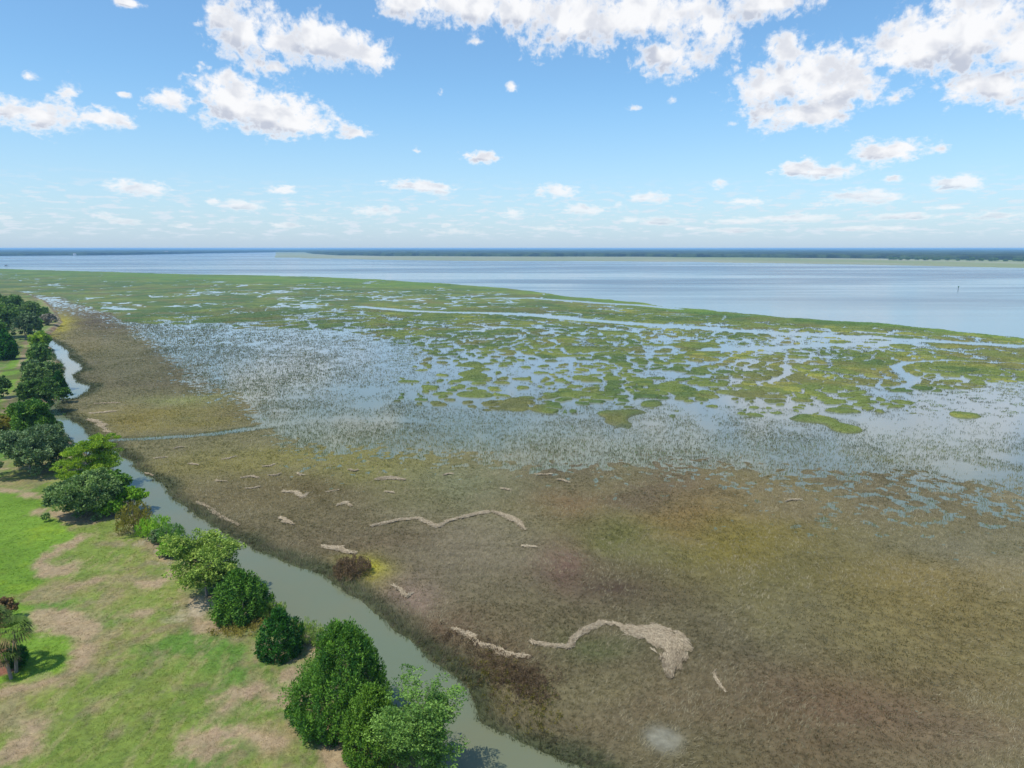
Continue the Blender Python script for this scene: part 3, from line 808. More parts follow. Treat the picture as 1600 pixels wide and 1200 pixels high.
vs, fs, cs = [], [], []; off = 0
for (d0, d1, dens, w0, nb) in ((44, 80, 26, .05, 3), (80, 135, 10, .08, 3)):
    x, y = scatter(d0, d1, dens); k = (x < 0.15 * y) & (proj(x, y)[0] < 760); x, y = x[k], y[k]
    f = fields(x, y); k = (f['upl'] < -.4) & (fbm(x, y, 1.4, 3, 401) > rng.uniform(.25, .6, len(x)))
    x, y = x[k], y[k]; c = f['c'][k]
    v, fa, cc = blades(x, y, f['z'][k], c * 1.30, np.full(len(x), .11), np.full(len(x), w0), nb, np.full(len(x), .16), np.full(len(x), .7))
    vs.append(v); fs.append(fa + off); cs.append(cc); off += len(v)
lg = make_mesh('lawn_grass', np.concatenate(vs), np.concatenate(fs), M_BLADE, np.concatenate(cs))
tag(lg, 'short green and dry tufts of the lawn beside the creek', 'grass', kind='stuff')

# ------------------------------------------------------------------ trees
def icopts(n, r_):
    v = r_.normal(size=(n, 3)); return v / np.linalg.norm(v, axis=1)[:, None]

def leaves(centers, radii, per, size, aspect, cols, seed, updir=0.35, outward=None):
    """leaf-sized quads around clump centres"""
    r_ = np.random.default_rng(seed)
    n = len(centers); T = n * per
    c = np.repeat(centers, per, axis=0); rad = np.repeat(radii, per, axis=0)
    d = icopts(T, r_)
    rho = r_.uniform(.35, 1.0, (T, 1)) ** .6
    p = c + d * rad * rho
    # axis of the leaf: away from the clump centre, turned up
    ax = d + r_.normal(size=(T, 3)) * .55; ax[:, 2] += updir
    ax /= np.linalg.norm(ax, axis=1)[:, None]
    t = icopts(T, r_); side = np.cross(ax, t); side /= np.linalg.norm(side, axis=1)[:, None] + 1e-9
    s = size * r_.uniform(.6, 1.3, (T, 1))
    a = ax * s; b = side * s * aspect
    v = np.stack([p - a * .5, p + b * .5 - a * .05, p + a * .6, p - b * .5 - a * .05], 1).reshape(-1, 3)
    fcs = np.arange(T * 4, dtype=np.int32).reshape(-1, 4)
    ccl = np.repeat(cols, per, axis=0) * r_.uniform(.72, 1.30, (T, 1))
    return v.astype(np.float32), fcs, np.repeat(ccl, 4, axis=0).astype(np.float32)

def tube(p0, p1, r0, r1, sides=7, bend=None, rings=5):
    p0 = np.array(p0, float); p1 = np.array(p1, float)
    d = p1 - p0; ln = np.linalg.norm(d) + 1e-9; d = d / ln
    u = np.cross(d, [0.3, 0.9, 0.1]); u /= np.linalg.norm(u); w = np.cross(d, u)
    vs = []
    for i in range(rings):
        t = i / (rings - 1)
        c = p0 + (p1 - p0) * t
        if bend is not None: c = c + np.array(bend) * math.sin(math.pi * t)
        r = r0 + (r1 - r0) * t
        for s in range(sides):
            a = 2 * math.pi * s / sides
            vs.append(c + (u * math.cos(a) + w * math.sin(a)) * r)
    fs = []
    for i in range(rings - 1):
        for s in range(sides):
            fs.append((i * sides + s, i * sides + (s + 1) % sides, (i + 1) * sides + (s + 1) % sides, (i + 1) * sides + s))
    return np.array(vs), np.array(fs)

def join(parts):
    V_, F_, o_ = [], [], 0
    for v, f in parts:
        V_.append(v); F_.append(f + o_); o_ += len(v)
    return np.concatenate(V_), np.concatenate(F_)

PAL = {
 'cedar': (S(44, 84, 26), S(98, 134, 42)), 'leafy': (S(62, 100, 26), S(112, 144, 46)), 'cedar_dark': (S(24, 66, 22), S(60, 112, 30)), 'yellow': (S(84, 116, 26), S(140, 160, 44)),
 'grey': (S(74, 94, 62), S(116, 136, 90)), 'dusty': (S(68, 94, 54), S(124, 146, 80)), 'oak': (S(60, 90, 42), S(106, 132, 62)),
 'bright': (S(92, 134, 30), S(142, 176, 52)), 'airy': (S(66, 100, 40), S(116, 146, 64)), 'airy_yellow': (S(92, 120, 44), S(150, 168, 74)),
 'brown': (S(92, 92, 34), S(136, 124, 46)), 'red': (S(92, 70, 52), S(126, 104, 66)), 'snag': (S(120, 112, 104), S(160, 152, 140)), 'mid': (S(56, 96, 36), S(104, 136, 50)),
 'darkbrown': (S(84, 66, 50), S(128, 108, 80)), 'gold': (S(128, 118, 50), S(172, 160, 76)),
}

def crown_mesh(kind, pal, W, H, zb, seed, dens=1.0, leaf=None, px_size=None):
    """clump layout by kind; W crown width, H total height, zb height where the crown starts"""
    r_ = np.random.default_rng(seed)
    c0, c1 = PAL[pal]
    Rr = W / 2; ch = H - zb
    cent, rad = [], []
    if kind == 'cone':                         # cedar: broad below, rounded tip, pointed sprays
        n = int(460 * dens)
        lobes = [(r_.uniform(0, 2 * math.pi), r_.uniform(.08, .8), r_.uniform(.10, .22)) for _ in range(12)]
        for i in range(n):
            t = r_.uniform(0, 1) ** 1.55
            prof = (1 - t ** 1.5) ** .62 * (0.80 + .20 * min(1, t / .2))
            a = r_.uniform(0, 2 * math.pi)
            lob = .96
            for (la, lt, lw) in lobes:
                da = math.atan2(math.sin(a - la), math.cos(a - la))
                lob += lw * math.exp(-(da / .42) ** 2 - ((t - lt) / .15) ** 2)
            inner = r_.uniform() < .22
            rho = Rr * prof * lob * (r_.uniform(.3, .7) if inner else r_.uniform(.74, 1.06))
            s = (.030 + .032 * r_.uniform()) * W
            cent.append((rho * math.cos(a), rho * math.sin(a), zb + t * ch * .95 + s)); rad.append((s, s, s * 2.5))
    elif kind == 'round':
        n = int(200 * dens)
        for i in range(n):
            d = icopts(1, r_)[0]; d[2] = d[2] if d[2] > -.6 else -d[2]
            lob = 1 + .22 * math.sin(5 * d[0] + seed) * math.cos(4 * d[1] + seed * 2) + .14 * math.sin(9 * d[2] + 7 * d[0] + seed)
            k = r_.uniform(.6, .93) * lob
            s = (.09 + .05 * r_.uniform()) * W
            cent.append((d[0] * Rr * k, d[1] * Rr * k, zb + ch * .48 + d[2] * ch * .5 * k)); rad.append((s, s, s * .85))
    elif kind == 'airy':                       # open crown of separate limb ends, sky between them
        nl = int(18 + 5 * dens)
        for j in range(nl):
            a = 2 * math.pi * (j / nl) + r_.uniform(-.3, .3); t = r_.uniform(.15, 1.0)
            rl = Rr * (.45 + .5 * math.sqrt(max(0, 1 - (t * 1.02 - .1) ** 2))) * r_.uniform(.6, 1.0)
            tip = np.array((rl * math.cos(a), rl * math.sin(a), zb + ch * t))
            root = np.array((0, 0, zb * .8 + ch * t * .35))
            for q_ in range(int(7 * dens)):
                u_ = r_.uniform(.35, 1.05)
                p = root + (tip - root) * u_ + r_.normal(size=3) * np.array((.07, .07, .05)) * W
                s = (.05 + .045 * r_.uniform()) * W
                cent.append(tuple(p)); rad.append((s * 1.2, s * 1.2, s * .75))
    elif kind == 'pine':                       # flat plates of needles
        nl = int(16)
        for j in range(nl):
            a = r_.uniform(0, 2 * math.pi); t = (j + .5) / nl
            rl = Rr * (1 - .55 * t) * r_.uniform(.55, 1.0)
            cxy = np.array((rl * math.cos(a), rl * math.sin(a), zb + ch * t))
            for q_ in range(int(9 * dens)):
                p = cxy + r_.normal(size=3) * np.array((.12, .12, .025)) * W
                s = (.05 + .04 * r_.uniform()) * W
                cent.append(tuple(p)); rad.append((s * 1.3, s * 1.3, s * .5))
    elif kind == 'spread':                     # oak / big shrub: several domes side by side
        nd = 6
        dm = [(Rr * .55 * math.cos(k * 2.4 + seed), Rr * .55 * math.sin(k * 2.4 + seed), zb + ch * r_.uniform(.30, .55), Rr * r_.uniform(.42, .58)) for k in range(nd)]
        dm.append((0, 0, zb + ch * .55, Rr * .55))
        for i in range(int(230 * dens)):
            m_ = dm[r_.integers(len(dm))]
            d = icopts(1, r_)[0]; d[2] = abs(d[2]) if r_.uniform() < .75 else d[2]
            k = r_.uniform(.65, 1.0)
            s = (.06 + .04 * r_.uniform()) * W
            zz = min(m_[2] + d[2] * ch * .45 * k, H - s)
            cent.append((m_[0] + d[0] * m_[3] * k, m_[1] + d[1] * m_[3] * k, max(zz, zb + s * .4))); rad.append((s, s, s * .8))
    elif kind == 'shoots':                     # upright stems of a reed-like shrub
        for i in range(int(110 * dens)):
            a = r_.uniform(0, 2 * math.pi); rho = Rr * math.sqrt(r_.uniform())
            t = r_.uniform(.2, 1) * (1 - .35 * (rho / Rr) ** 2)
            s = .06 * W
            cent.append((rho * math.cos(a), rho * math.sin(a), zb + ch * t * .95)); rad.append((s, s, s * 1.6))
    cent = np.array(cent); rad = np.array(rad)
    k = np.clip(r_.normal(.45, .26, len(cent)), 0, 1)[:, None]
    cols = (c0 * (1 - k) + c1 * k) * 1.55
    leaf = leaf or .26
    vol = rad[:, 0].mean()
    per = int(np.clip(34 * (vol / leaf) ** 2, 22, 130))
    asp = {'cone': .42, 'pine': .35, 'shoots': .22}.get(kind, .62)
    if kind == 'airy': per = int(per * .6)
    up = {'cone': .75, 'shoots': 1.5, 'pine': .4}.get(kind, .25)
    v, f, c = leaves(cent, rad, per, leaf, asp, cols, seed + 7, up)
    # bring the crown to its measured width and height
    for ax_ in (0, 1):
        lo, hi = np.percentile(v[:, ax_], [.6, 99.4]); k_ = W / (hi - lo); m_ = (lo + hi) / 2 * .9
        if ax_ == 0: sx_ = k_
        v[:, ax_] = (v[:, ax_] - m_) * k_; cent[:, ax_] = (cent[:, ax_] - m_) * k_
    hi = np.percentile(v[:, 2], 99.8); k_ = H / hi
    v[:, 2] *= k_; cent[:, 2] *= k_
    return (v, f, c), cent

def build_tree(name, cat, label, px, py, x0, x1, top, kind, pal, seed, zb=.12, trunk=True, dens=1.0, leafpx=2.1, group=None, gz=1.0, lean=(0, 0)):
    bx, by = at(px, py, gz)
    zc = proj(bx, by, gz)[2]
    m_px = zc / F
    W = (x1 - x0) * m_px * .96
    d = ray(px, top); H = CAM_H + by / d[1] * d[2] - gz
    H = max(H, .5) * (1 if py > 725 else .93)
    zcm = by * CP + (CAM_H - gz - H * .5) * SP
    W = (x1 - x0) * zcm / F * (.95 if py > 725 else .76)
    off_x = ((x0 + x1) / 2 - 800.0) / F * zcm - bx
    zbm = zb * H
    if kind == 'cone': leafpx = 2.6
    leaf = float(np.clip(leafpx * 1.56 * m_px, .16, 1.4))
    root = empty(name, (bx, by, gz))
    tag(root, label, cat, group)
    (v, f, c), cent = crown_mesh(kind, pal, W, H, zbm, seed, dens, leaf)
    v[:, 0] += off_x * np.clip(v[:, 2] / max(H, .1) * 2.0, 0, 1); cent = cent.copy(); cent[:, 0] += off_x * np.clip(cent[:, 2] / max(H, .1) * 2.0, 0, 1)
    v[:, 2] = np.maximum(v[:, 2], .03)
    make_mesh('crown', v, f, M_LEAF, c, parent=root)
    rt = max(.06, H * .022)
    if trunk:
        r_ = np.random.default_rng(seed + 3)
        topz = H * (.8 if kind != 'cone' else .55)
        parts = [tube((0, 0, -.3), (off_x * .8, 0, topz), rt, rt * .25, 8, (r_.uniform(-.15, .15), r_.uniform(-.1, .1), 0), 7)]
        sel = r_.choice(len(cent), min(len(cent), {'airy': 14, 'pine': 14, 'cone': 0}.get(kind, 8)), replace=False)
        for s in sel:
            p = cent[s]; z0 = min(p[2] * .6, topz * .8) + .2
            k0 = z0 / topz
            parts.append(tube((off_x * .8 * k0, 0, z0), p, rt * .42, rt * .10, 5, (0, 0, -.08 * H * .3), 4))
        v2, f2 = join(parts)
        make_mesh('trunk', v2, f2, M_BARK, smooth=True, parent=root)
    else:
        parts = []
        r_ = np.random.default_rng(seed + 3)
        for s in r_.choice(len(cent), min(len(cent), 9), replace=False):
            p = cent[s]; parts.append(tube((p[0] * .15, p[1] * .15, -.2), p, .05, .015, 5, None, 4))
        v2, f2 = join(parts)
        make_mesh('stems', v2, f2, M_BARK, smooth=True, parent=root)
    return root

TREES = [
 ('cedar_tree','cedar','largest dark green cedar, broad and pointed, on the creek bank near the bottom',524,1126,456,613,976,'cone','cedar',101,dict(zb=.04,dens=1.25)),
 ('cedar_tree','cedar','small egg-shaped dark cedar standing alone just up the bank from the largest cedar',437,1024,401,472,951,'cone','cedar_dark',102,dict(zb=.02,dens=.9)),
 ('cedar_tree','cedar','dark ragged cedar pressed against the pale-trunked open tree',379,963,333,422,889,'cone','cedar',103,dict(zb=.03,dens=.9)),
 ('broadleaf_tree','tree','open-crowned tree with a bare grey trunk over a sandy patch of lawn',323,932,262,374,837,'airy','airy_yellow',104,dict(zb=.40,dens=1.2)),
 ('broadleaf_tree','tree','tall airy blue-green tree with see-through crown at the bottom edge over the creek',655,1212,585,724,1056,'airy','airy',105,dict(zb=.12,dens=1.9,lean=(0,0))),
 ('cedar_tree','cedar','yellow-green feathery cedar between the largest cedar and the airy blue-green tree',586,1184,532,636,1072,'cone','leafy',106,dict(zb=.04,dens=1.1)),
 ('pine_tree','pine','yellow-green pine with flat layered crown beside the mouth of the side creek',140,758,88,186,684,'pine','yellow',107,dict(zb=.28,dens=1.5)),
 ('wax_myrtle','shrub','wide grey-green shrub at the lawn edge below the layered pine',128,806,84,180,742,'spread','dusty',108,dict(zb=.02,trunk=False)),
 ('wax_myrtle','shrub','dark green shrub crowded behind the layered pine at the water',172,775,145,200,738,'spread','mid',109,dict(zb=.02,trunk=False,dens=.6)),
 ('broadleaf_shrub','shrub','big-leaved yellow-green shrub hanging over the creek beside the wide grey-green shrub',203,793,180,226,760,'spread','bright',110,dict(zb=.05,trunk=False,dens=.5)),
 ('broadleaf_shrub','shrub','small bright rounded shrub in front of the wide grey-green shrub',175,806,155,195,775,'airy','bright',111,dict(zb=.15,trunk=False,dens=.8)),
 ('reed_shrub','shrub','brownish feathery shrub at the head of the row of bank shrubs',208,833,184,236,786,'shoots','brown',112,dict(zb=.0,trunk=False,dens=1.6)),
 ('reed_shrub','shrub','bright feathery shrub next to the brownish one on the creek bank',238,837,214,264,806,'shoots','bright',113,dict(zb=.0,trunk=False,dens=1.4)),
 ('reed_shrub','shrub','green shrub at the water side of the row of bank shrubs',268,850,246,288,818,'shoots','mid',114,dict(zb=.0,trunk=False,dens=1.3)),
 ('broadleaf_shrub','shrub','pale grey-green shrub on the brown bank above the small yellow-green ball',250,848,236,264,826,'round','grey',115,dict(zb=.0,trunk=False,dens=.4)),
 ('broadleaf_shrub','shrub','small yellow-green ball of a shrub just above the open-crowned tree',269,869,250,288,845,'round','bright',116,dict(zb=.0,trunk=False,dens=.5)),
 ('wax_myrtle','shrub','dusty green shrub behind the trunk of the open-crowned tree',346,925,322,372,885,'spread','mid',117,dict(zb=.0,trunk=False,dens=.5)),
 ('reed_shrub','shrub','tall grassy shrub between the egg-shaped cedar and the creek',482,1006,458,506,966,'shoots','airy_yellow',118,dict(zb=.0,trunk=False,dens=1.2)),
 ('reed_shrub','shrub','thin light green shrub behind the top of the egg-shaped cedar',425,962,408,448,940,'shoots','airy_yellow',119,dict(zb=.0,trunk=False,dens=.8)),
 ('live_oak','oak','wide low grey-green oak at the upper end of the lawn',48,738,-4,98,669,'spread','grey',120,dict(zb=.10,dens=1.3)),
 ('pine_tree','pine','bright green pine rising behind the wide low grey-green oak',50,704,16,86,620,'round','mid',121,dict(zb=.18,dens=1.0)),
 ('broadleaf_tree','tree','olive tree cut by the left edge above the wide low oak',-2,700,-40,22,648,'spread','brown',122,dict(zb=.10,dens=.9)),
 ('live_oak','oak','olive-green oak on the creek bank above the bright green pine',66,642,28,92,588,'spread','oak',123,dict(zb=.10,dens=1.0)),
 ('live_oak','oak','rounded grey-green oak half way up the narrow creek',68,607,34,98,563,'spread','dusty',124,dict(zb=.08,dens=1.0)),
 ('cedar_tree','cedar','dark cedar leaning over the bend of the narrow creek',92,613,79,105,578,'cone','cedar_dark',125,dict(zb=.03,dens=.5)),
 ('wax_myrtle','shrub','low shrub at the waterline under the leaning dark cedar',98,625,84,112,604,'spread','mid',126,dict(zb=.0,trunk=False,dens=.4)),
 ('live_oak','oak','dark rounded oak beside the upper reach of the narrow creek',62,574,42,84,534,'spread','oak',127,dict(zb=.08,dens=.8)),
 ('broadleaf_tree','tree','yellowish tree at the head of the narrow creek',62,545,46,80,516,'round','yellow',128,dict(zb=.10,dens=.6)),
 ('live_oak','oak','small grey oak between the bright grass strip and the rounded oak',46,588,32,66,560,'spread','grey',129,dict(zb=.08,dens=.6)),
 ('broadleaf_tree','tree','dark tree at the left edge beside the bend of the sandy path',6,622,-16,18,586,'spread','oak',130,dict(zb=.10,dens=.7)),
 ('cedar_tree','cedar','dark green conical tree at the left edge above the bright grass strip',10,562,-8,27,512,'cone','cedar_dark',131,dict(zb=.05,dens=.7)),
 ('live_oak','oak','tallest oak of the far left wood, above the bright grass',12,528,-20,34,474,'spread','oak',132,dict(zb=.12,dens=.9)),
 ('live_oak','oak','grey-green oak in the middle of the far left wood',40,530,18,62,486,'spread','grey',133,dict(zb=.10,dens=.9)),
 ('live_oak','oak','green oak at the back of the far left wood against the marsh',20,500,-4,44,459,'round','oak',134,dict(zb=.10,dens=.8)),
 ('live_oak','oak','domed oak near the seaward end of the far left wood',48,504,30,66,468,'round','dusty',135,dict(zb=.10,dens=.7)),
 ('live_oak','oak','low dark oak at the seaward tip of the far left wood',68,504,56,79,478,'round','oak',136,dict(zb=.10,dens=.5)),
 ('snag_bush','dead bush','grey leafless bush at the tip of the far left wood beside yellow marsh grass',77,508,62,93,488,'spread','snag',137,dict(zb=.02,trunk=False,dens=.5)),
 ('live_oak','oak','dark tree under the domed oak of the far left wood',54,522,40,70,494,'round','mid',138,dict(zb=.08,dens=.6)),
 ('live_oak','oak','oak cut by the left edge at the top of the far left wood',-12,494,-34,10,455,'round','dusty',139,dict(zb=.10,dens=.7)),
 ('live_oak','oak','deep green tree filling the left edge below the tallest oak',-8,545,-30,14,498,'round','mid',140,dict(zb=.10,dens=.7)),
 ('broadleaf_tree','tree','olive tree behind the wide low oak at the foot of the sandy path',14,668,-4,34,634,'airy','yellow',141,dict(zb=.10,dens=.8)),
 ('wax_myrtle','shrub','dark shrub between the bright green pine and the water',84,682,66,100,652,'spread','oak',142,dict(zb=.0,trunk=False,dens=.5)),
 ('wax_myrtle','shrub','reddish brown shrub cut by the left edge above the palms',3,975,-24,19,936,'spread','red',143,dict(zb=.0,trunk=False,dens=.7)),
 ('wax_myrtle','shrub','dark green shrub in the planting bed between the palm trunks',28,1040,6,44,1012,'round','cedar_dark',144,dict(zb=.0,trunk=False,dens=.5)),
 ('wax_myrtle','shrub','shrub joining the creek bank between the wide low oak and the layered pine',100,722,84,118,690,'spread','mid',145,dict(zb=.0,trunk=False,dens=.5)),
 ('dry_shrub','shrub','dark brown bush on the marsh beside the yellow grass patch',550,898,521,580,871,'shoots','darkbrown',146,dict(zb=.0,trunk=False,dens=2.0,gz=.1)),
]
for (nm, cat, lab, px, py, x0, x1, top, kind, pal, seed, kw) in TREES:
    kw = dict(kw); gz = kw.pop('gz', 1.0)
    build_tree(nm, cat, lab, px, py, x0, x1, top, kind, pal, seed, gz=gz, **kw)

# palms ------------------------------------------------------------
def palm(label, px, py, cx, cy, size_px, seed):
    gz = 1.0
    bx, by = at(px, py, gz)
    d = ray(cx, cy); t = by / d[1]; H = CAM_H + t * d[2] - gz; ox = d[0] * t - bx
    root = empty('palm_tree', (bx, by, gz)); tag(root, label, 'palm')
    m_px = proj(bx, by, gz)[2] / F
    v, f = tube((0, 0, -.3), (ox, 0, H), .17, .12, 9, (.05, 0, 0), 8)
    make_mesh('trunk', v, f, M_PALMB, smooth=True, parent=root)
    r_ = np.random.default_rng(seed); Ls = size_px * m_px / 2
    V_, F_, C_ = [], [], []; o_ = 0
    for i in range(34):
        a = r_.uniform(0, 2 * math.pi); e = r_.uniform(-.5, 1.25)
        dir_ = np.array((math.cos(a) * math.cos(e), math.sin(a) * math.cos(e), math.sin(e)))
        stem = Ls * .5; hub = np.array((ox, 0, H)) + dir_ * stem
        side = np.cross(dir_, (0, 0, 1)); side /= np.linalg.norm(side) + 1e-9; upv = np.cross(side, dir_)
        k = 9
        colr = (S(92, 118, 44) if e > 0 else S(128, 112, 66)) * r_.uniform(.75, 1.25)
        # leaf stalk
        V_ += [np.array((ox, 0, H)) - side * .02, np.array((ox, 0, H)) + side * .02, hub + side * .02, hub - side * .02]
        F_.append((o_, o_ + 1, o_ + 2, o_ + 3)); o_ += 4; C_ += [colr] * 4
        for j in range(k):                      # fan of drooping fingers
            an = (j / (k - 1) - .5) * 2.5
            dd = dir_ * math.cos(an) + side * math.sin(an)
            tip = hub + dd * Ls * .62 * (1 - .2 * abs(an)) + np.array((0, 0, -.28 * Ls))
            midp = hub + dd * Ls * .34 + upv * .03
            wv_ = np.cross(dd, upv) * .055
            V_ += [hub, midp - wv_, tip, midp + wv_]
            F_.append((o_, o_ + 1, o_ + 2, o_ + 3)); o_ += 4; C_ += [colr] * 4
    make_mesh('crown', np.array(V_), np.array(F_), M_LEAF, np.array(C_), parent=root)
palm('tall palm with full round head in the planting bed at the left edge', 25, 1052, 21, 986, 58, 1)
palm('shorter leaning palm whose head touches the left edge', 18, 1062, 6, 1024, 46, 2)
palm('palm mostly cut off by the left edge', -12, 1046, -12, 968, 54, 3)

# low golden ground cover on the bank -------------------------------------------------
def stuff_leaves(name, label, cat, pts, spread, pal, n, hgt, leaf, seed, gz=1.0):
    r_ = np.random.default_rng(seed)
    P_ = np.array([at(a, b, gz) for a, b in pts])
    w = r_.integers(0, len(P_) - 1, n); t = r_.uniform(0, 1, n)[:, None]
    p = P_[w] * (1 - t) + P_[w + 1] * t + r_.normal(size=(n, 2)) * spread
    f = fields(p[:, 0], p[:, 1]); p = p[f['z'] > -.05]; z = f['z'][f['z'] > -.05]; n = len(p)
    c0, c1 = PAL[pal]; k = r_.uniform(0, 1, (n, 1)); cols = c0 * (1 - k) + c1 * k
    hh = hgt * r_.uniform(.5, 1.1, n)
    cent = np.stack([p[:, 0], p[:, 1], z + hh * .5], -1); rad = np.stack([hh * .6, hh * .6, hh * .55], -1)
    v, fc_, c = leaves(cent, rad, 22, leaf, .3, cols, seed, 1.0)
    o = make_mesh(name, v, fc_, M_LEAF, c); tag(o, label, cat, kind='stuff'); return o
stuff_leaves('golden_undergrowth', 'golden low growth between the egg-shaped cedar and the ragged cedar', 'undergrowth', [(345,985),(375,988),(405,975),(425,968)], .8, 'gold', 170, .7, .22, 201)
stuff_leaves('bank_undergrowth', 'weedy green growth along the lawn side of the creek', 'undergrowth', [(215,805),(250,832),(290,858),(345,897),(400,938),(440,968),(500,1015),(560,1062),(620,1115),(665,1170)], .7, 'airy_yellow', 520, .6, .2, 202)
stuff_leaves('narrow_creek_undergrowth', 'green growth lining the narrow upper creek', 'undergrowth', [(76,545),(86,560),(98,578),(94,592),(100,606),(88,620),(72,636),(74,650),(84,668),(110,690),(150,716),(176,742)], 1.5, 'mid', 420, 1.2, .45, 203)
stuff_leaves('marsh_undergrowth', 'dark brown scrub in tufts on the marsh along the lower creek', 'undergrowth', [(690,990),(740,1015),(790,1040),(830,1060),(845,1085),(800,1070),(760,1045)], 1.3, 'darkbrown', 560, .75, .20, 204, .1)
stuff_leaves('tufted_undergrowth', 'olive tufts at the end of the brown scrub by the lower creek', 'undergrowth', [(730,1030),(780,1070),(830,1105),(850,1130)], 1.6, 'brown', 150, .6, .2, 205, .1)

# ------------------------------------------------------------------ wrack: mats of dead reed
def wrack(label, pts, n, seed, group=None, L0=1.0):
    n = int(n * 1.7)
    r_ = np.random.default_rng(seed)
    P_ = np.array([at(q[0], q[1], .1) for q in pts]); Wd_ = np.array([q[2] for q in pts], float)
    seg = np.linalg.norm(P_[1:] - P_[:-1], axis=1); cum = np.concatenate([[0], np.cumsum(seg)])
    wgt = np.cumsum(seg * (Wd_[1:] + Wd_[:-1]) / 2); wgt = np.concatenate([[0], wgt / wgt[-1]])
    u = np.interp(r_.uniform(0, 1, n), wgt, cum)
    cx = np.interp(u, cum, P_[:, 0]); cy = np.interp(u, cum, P_[:, 1]); w = np.interp(u, cum, Wd_) * .72
    tx = np.interp(u + .5, cum, P_[:, 0]) - np.interp(u - .5, cum, P_[:, 0]); ty = np.interp(u + .5, cum, P_[:, 1]) - np.interp(u - .5, cum, P_[:, 1])
    an = np.arctan2(ty, tx)
    side = np.clip(r_.normal(0, .6, n), -1.6, 1.6) * w
    x = cx - np.sin(an) * side; y = cy + np.cos(an) * side
    rag = fbm(x, y, 1.1, 3, seed)
    keep = (np.abs(side) / (w + .01) < rag * 2.6 - .35) & (fbm(x, y, .8, 3, seed + 3) > .36)
    x, y, an, side, w, rag = x[keep], y[keep], an[keep], side[keep], w[keep], rag[keep]; n = len(x)
    a2 = an + r_.normal(0, .22, n) + (rag - .5) * 1.6
    ln = L0 * r_.uniform(.4, 1.3, n); wd = r_.uniform(.02, .055, n)
    zz = .20 + .10 * np.clip(1 - np.abs(side) / (w + .01), 0, 1) * r_.uniform(0, 1, n) + r_.uniform(0, .08, n)
    dz = r_.normal(0, .06, n)
    ox, oy = x.mean(), y.mean()
    x = x - ox; y = y - oy
    ux, uy = np.cos(a2), np.sin(a2)
    v = np.empty((n, 4, 3), np.float32)
    for k, (s, q_) in enumerate(((-1, -1), (1, -1), (1, 1), (-1, 1))):
        v[:, k, 0] = x + ux * ln * s / 2 - uy * wd * q_ / 2
        v[:, k, 1] = y + uy * ln * s / 2 + ux * wd * q_ / 2
        v[:, k, 2] = zz + dz * s + q_ * .01
    k = r_.uniform(0, 1, (n, 1))
    col = S(138, 122, 98) * (1 - k) + S(204, 188, 160) * k
    o = make_mesh('reed_wrack', v.reshape(-1, 3), np.arange(n * 4).reshape(-1, 4), M_STRAW, np.repeat(col, 4, axis=0))
    o.location = (ox, oy, 0)
    tag(o, label, 'reed mat', group)
G = 'mats of dead reed washed onto the marsh'
wrack('largest pale reed mat, a hooked band widening to a ragged fan', [(830,1005,.25),(858,1010,.35),(888,1012,.35),(898,998,.5),(915,985,.55),(942,974,.55),(962,978,.6),(990,986,1.4),(1015,988,2.2),(1040,1000,2.6),(1054,1022,2.0),(1048,1042,1.3),(1048,1058,.4)], 22000, 401, G)
wrack('long thin winding reed mat with two humps across the middle of the marsh', [(583,822,.3),(625,813,.5),(655,811,.55),(684,824,.5),(700,815,.5),(735,806,.55),(765,800,.8),(788,806,.8),(808,815,.8),(819,828,.5)], 9000, 402, G)
wrack('stepped reed strip beside the brown scrub near the creek', [(710,984,.15),(735,994,.4),(748,1008,.5),(778,1015,.45),(790,1024,.5),(822,1027,.25)], 3600, 403, G)
wrack('short thick reed mat above the dark brown bush', [(507,855,.3),(525,858,.8),(540,862,.6),(552,865,.2)], 2600, 404, G)
wrack('small lens-shaped reed mat alone in the upper marsh', [(590,749,.3),(608,747,.9),(628,750,.3)], 1500, 405, G, 1.3)
wrack('small forked reed mat left of the lens-shaped one', [(445,769,.3),(465,770,.5),(472,778,.5),(480,772,.2)], 800, 406, G, 1.2)
wrack('stubby reed mat left of the long winding one, near the creek', [(440,810,.4),(448,815,.7),(457,819,.3)], 700, 407, G)
wrack('little reed mat directly above the left end of the long winding one', [(529,790,.3),(540,786,.6),(548,791,.3)], 500, 408, G)
wrack('spidery reed strands right of the yellow grass patch', [(616,917,.15),(628,924,.3),(634,934,.4),(641,930,.1)], 420, 409, G)
wrack('thin reed crumbs in a line on the creek edge opposite the bank shrubs', [(308,785,.3),(326,793,.5),(336,802,.5),(352,812,.5),(372,821,.4)], 260, 410, G)
wrack('thin slanting reed wisp right of the hooked mat', [(1116,1050,.08),(1118,1062,.16),(1132,1082,.08)], 110, 411, G)
wrack('pinkish reed mat just above the mouth of the side creek', [(140,656,.8),(152,660,1.2),(162,668,1.0),(168,676,.5)], 900, 412, G, 1.8)
wrack('narrow reed mat across the upper left marsh above the pinkish one', [(144,646,.4),(160,645,.8),(178,643,.3)], 420, 413, G, 1.8)
wrack('uppermost narrow reed mat on the left marsh', [(152,631,.4),(168,630,.8),(183,630,.3)], 420, 414, G, 1.8)
wrack('tiny oval reed mat off the right end of the long winding one', [(820,854,.1),(827,855,.3),(834,856,.1)], 160, 415, G)
wrack('small scattered reed patch under the upper lip of the marsh', [(380,747,.3),(392,745,.4),(402,747,.3)], 300, 416, G)

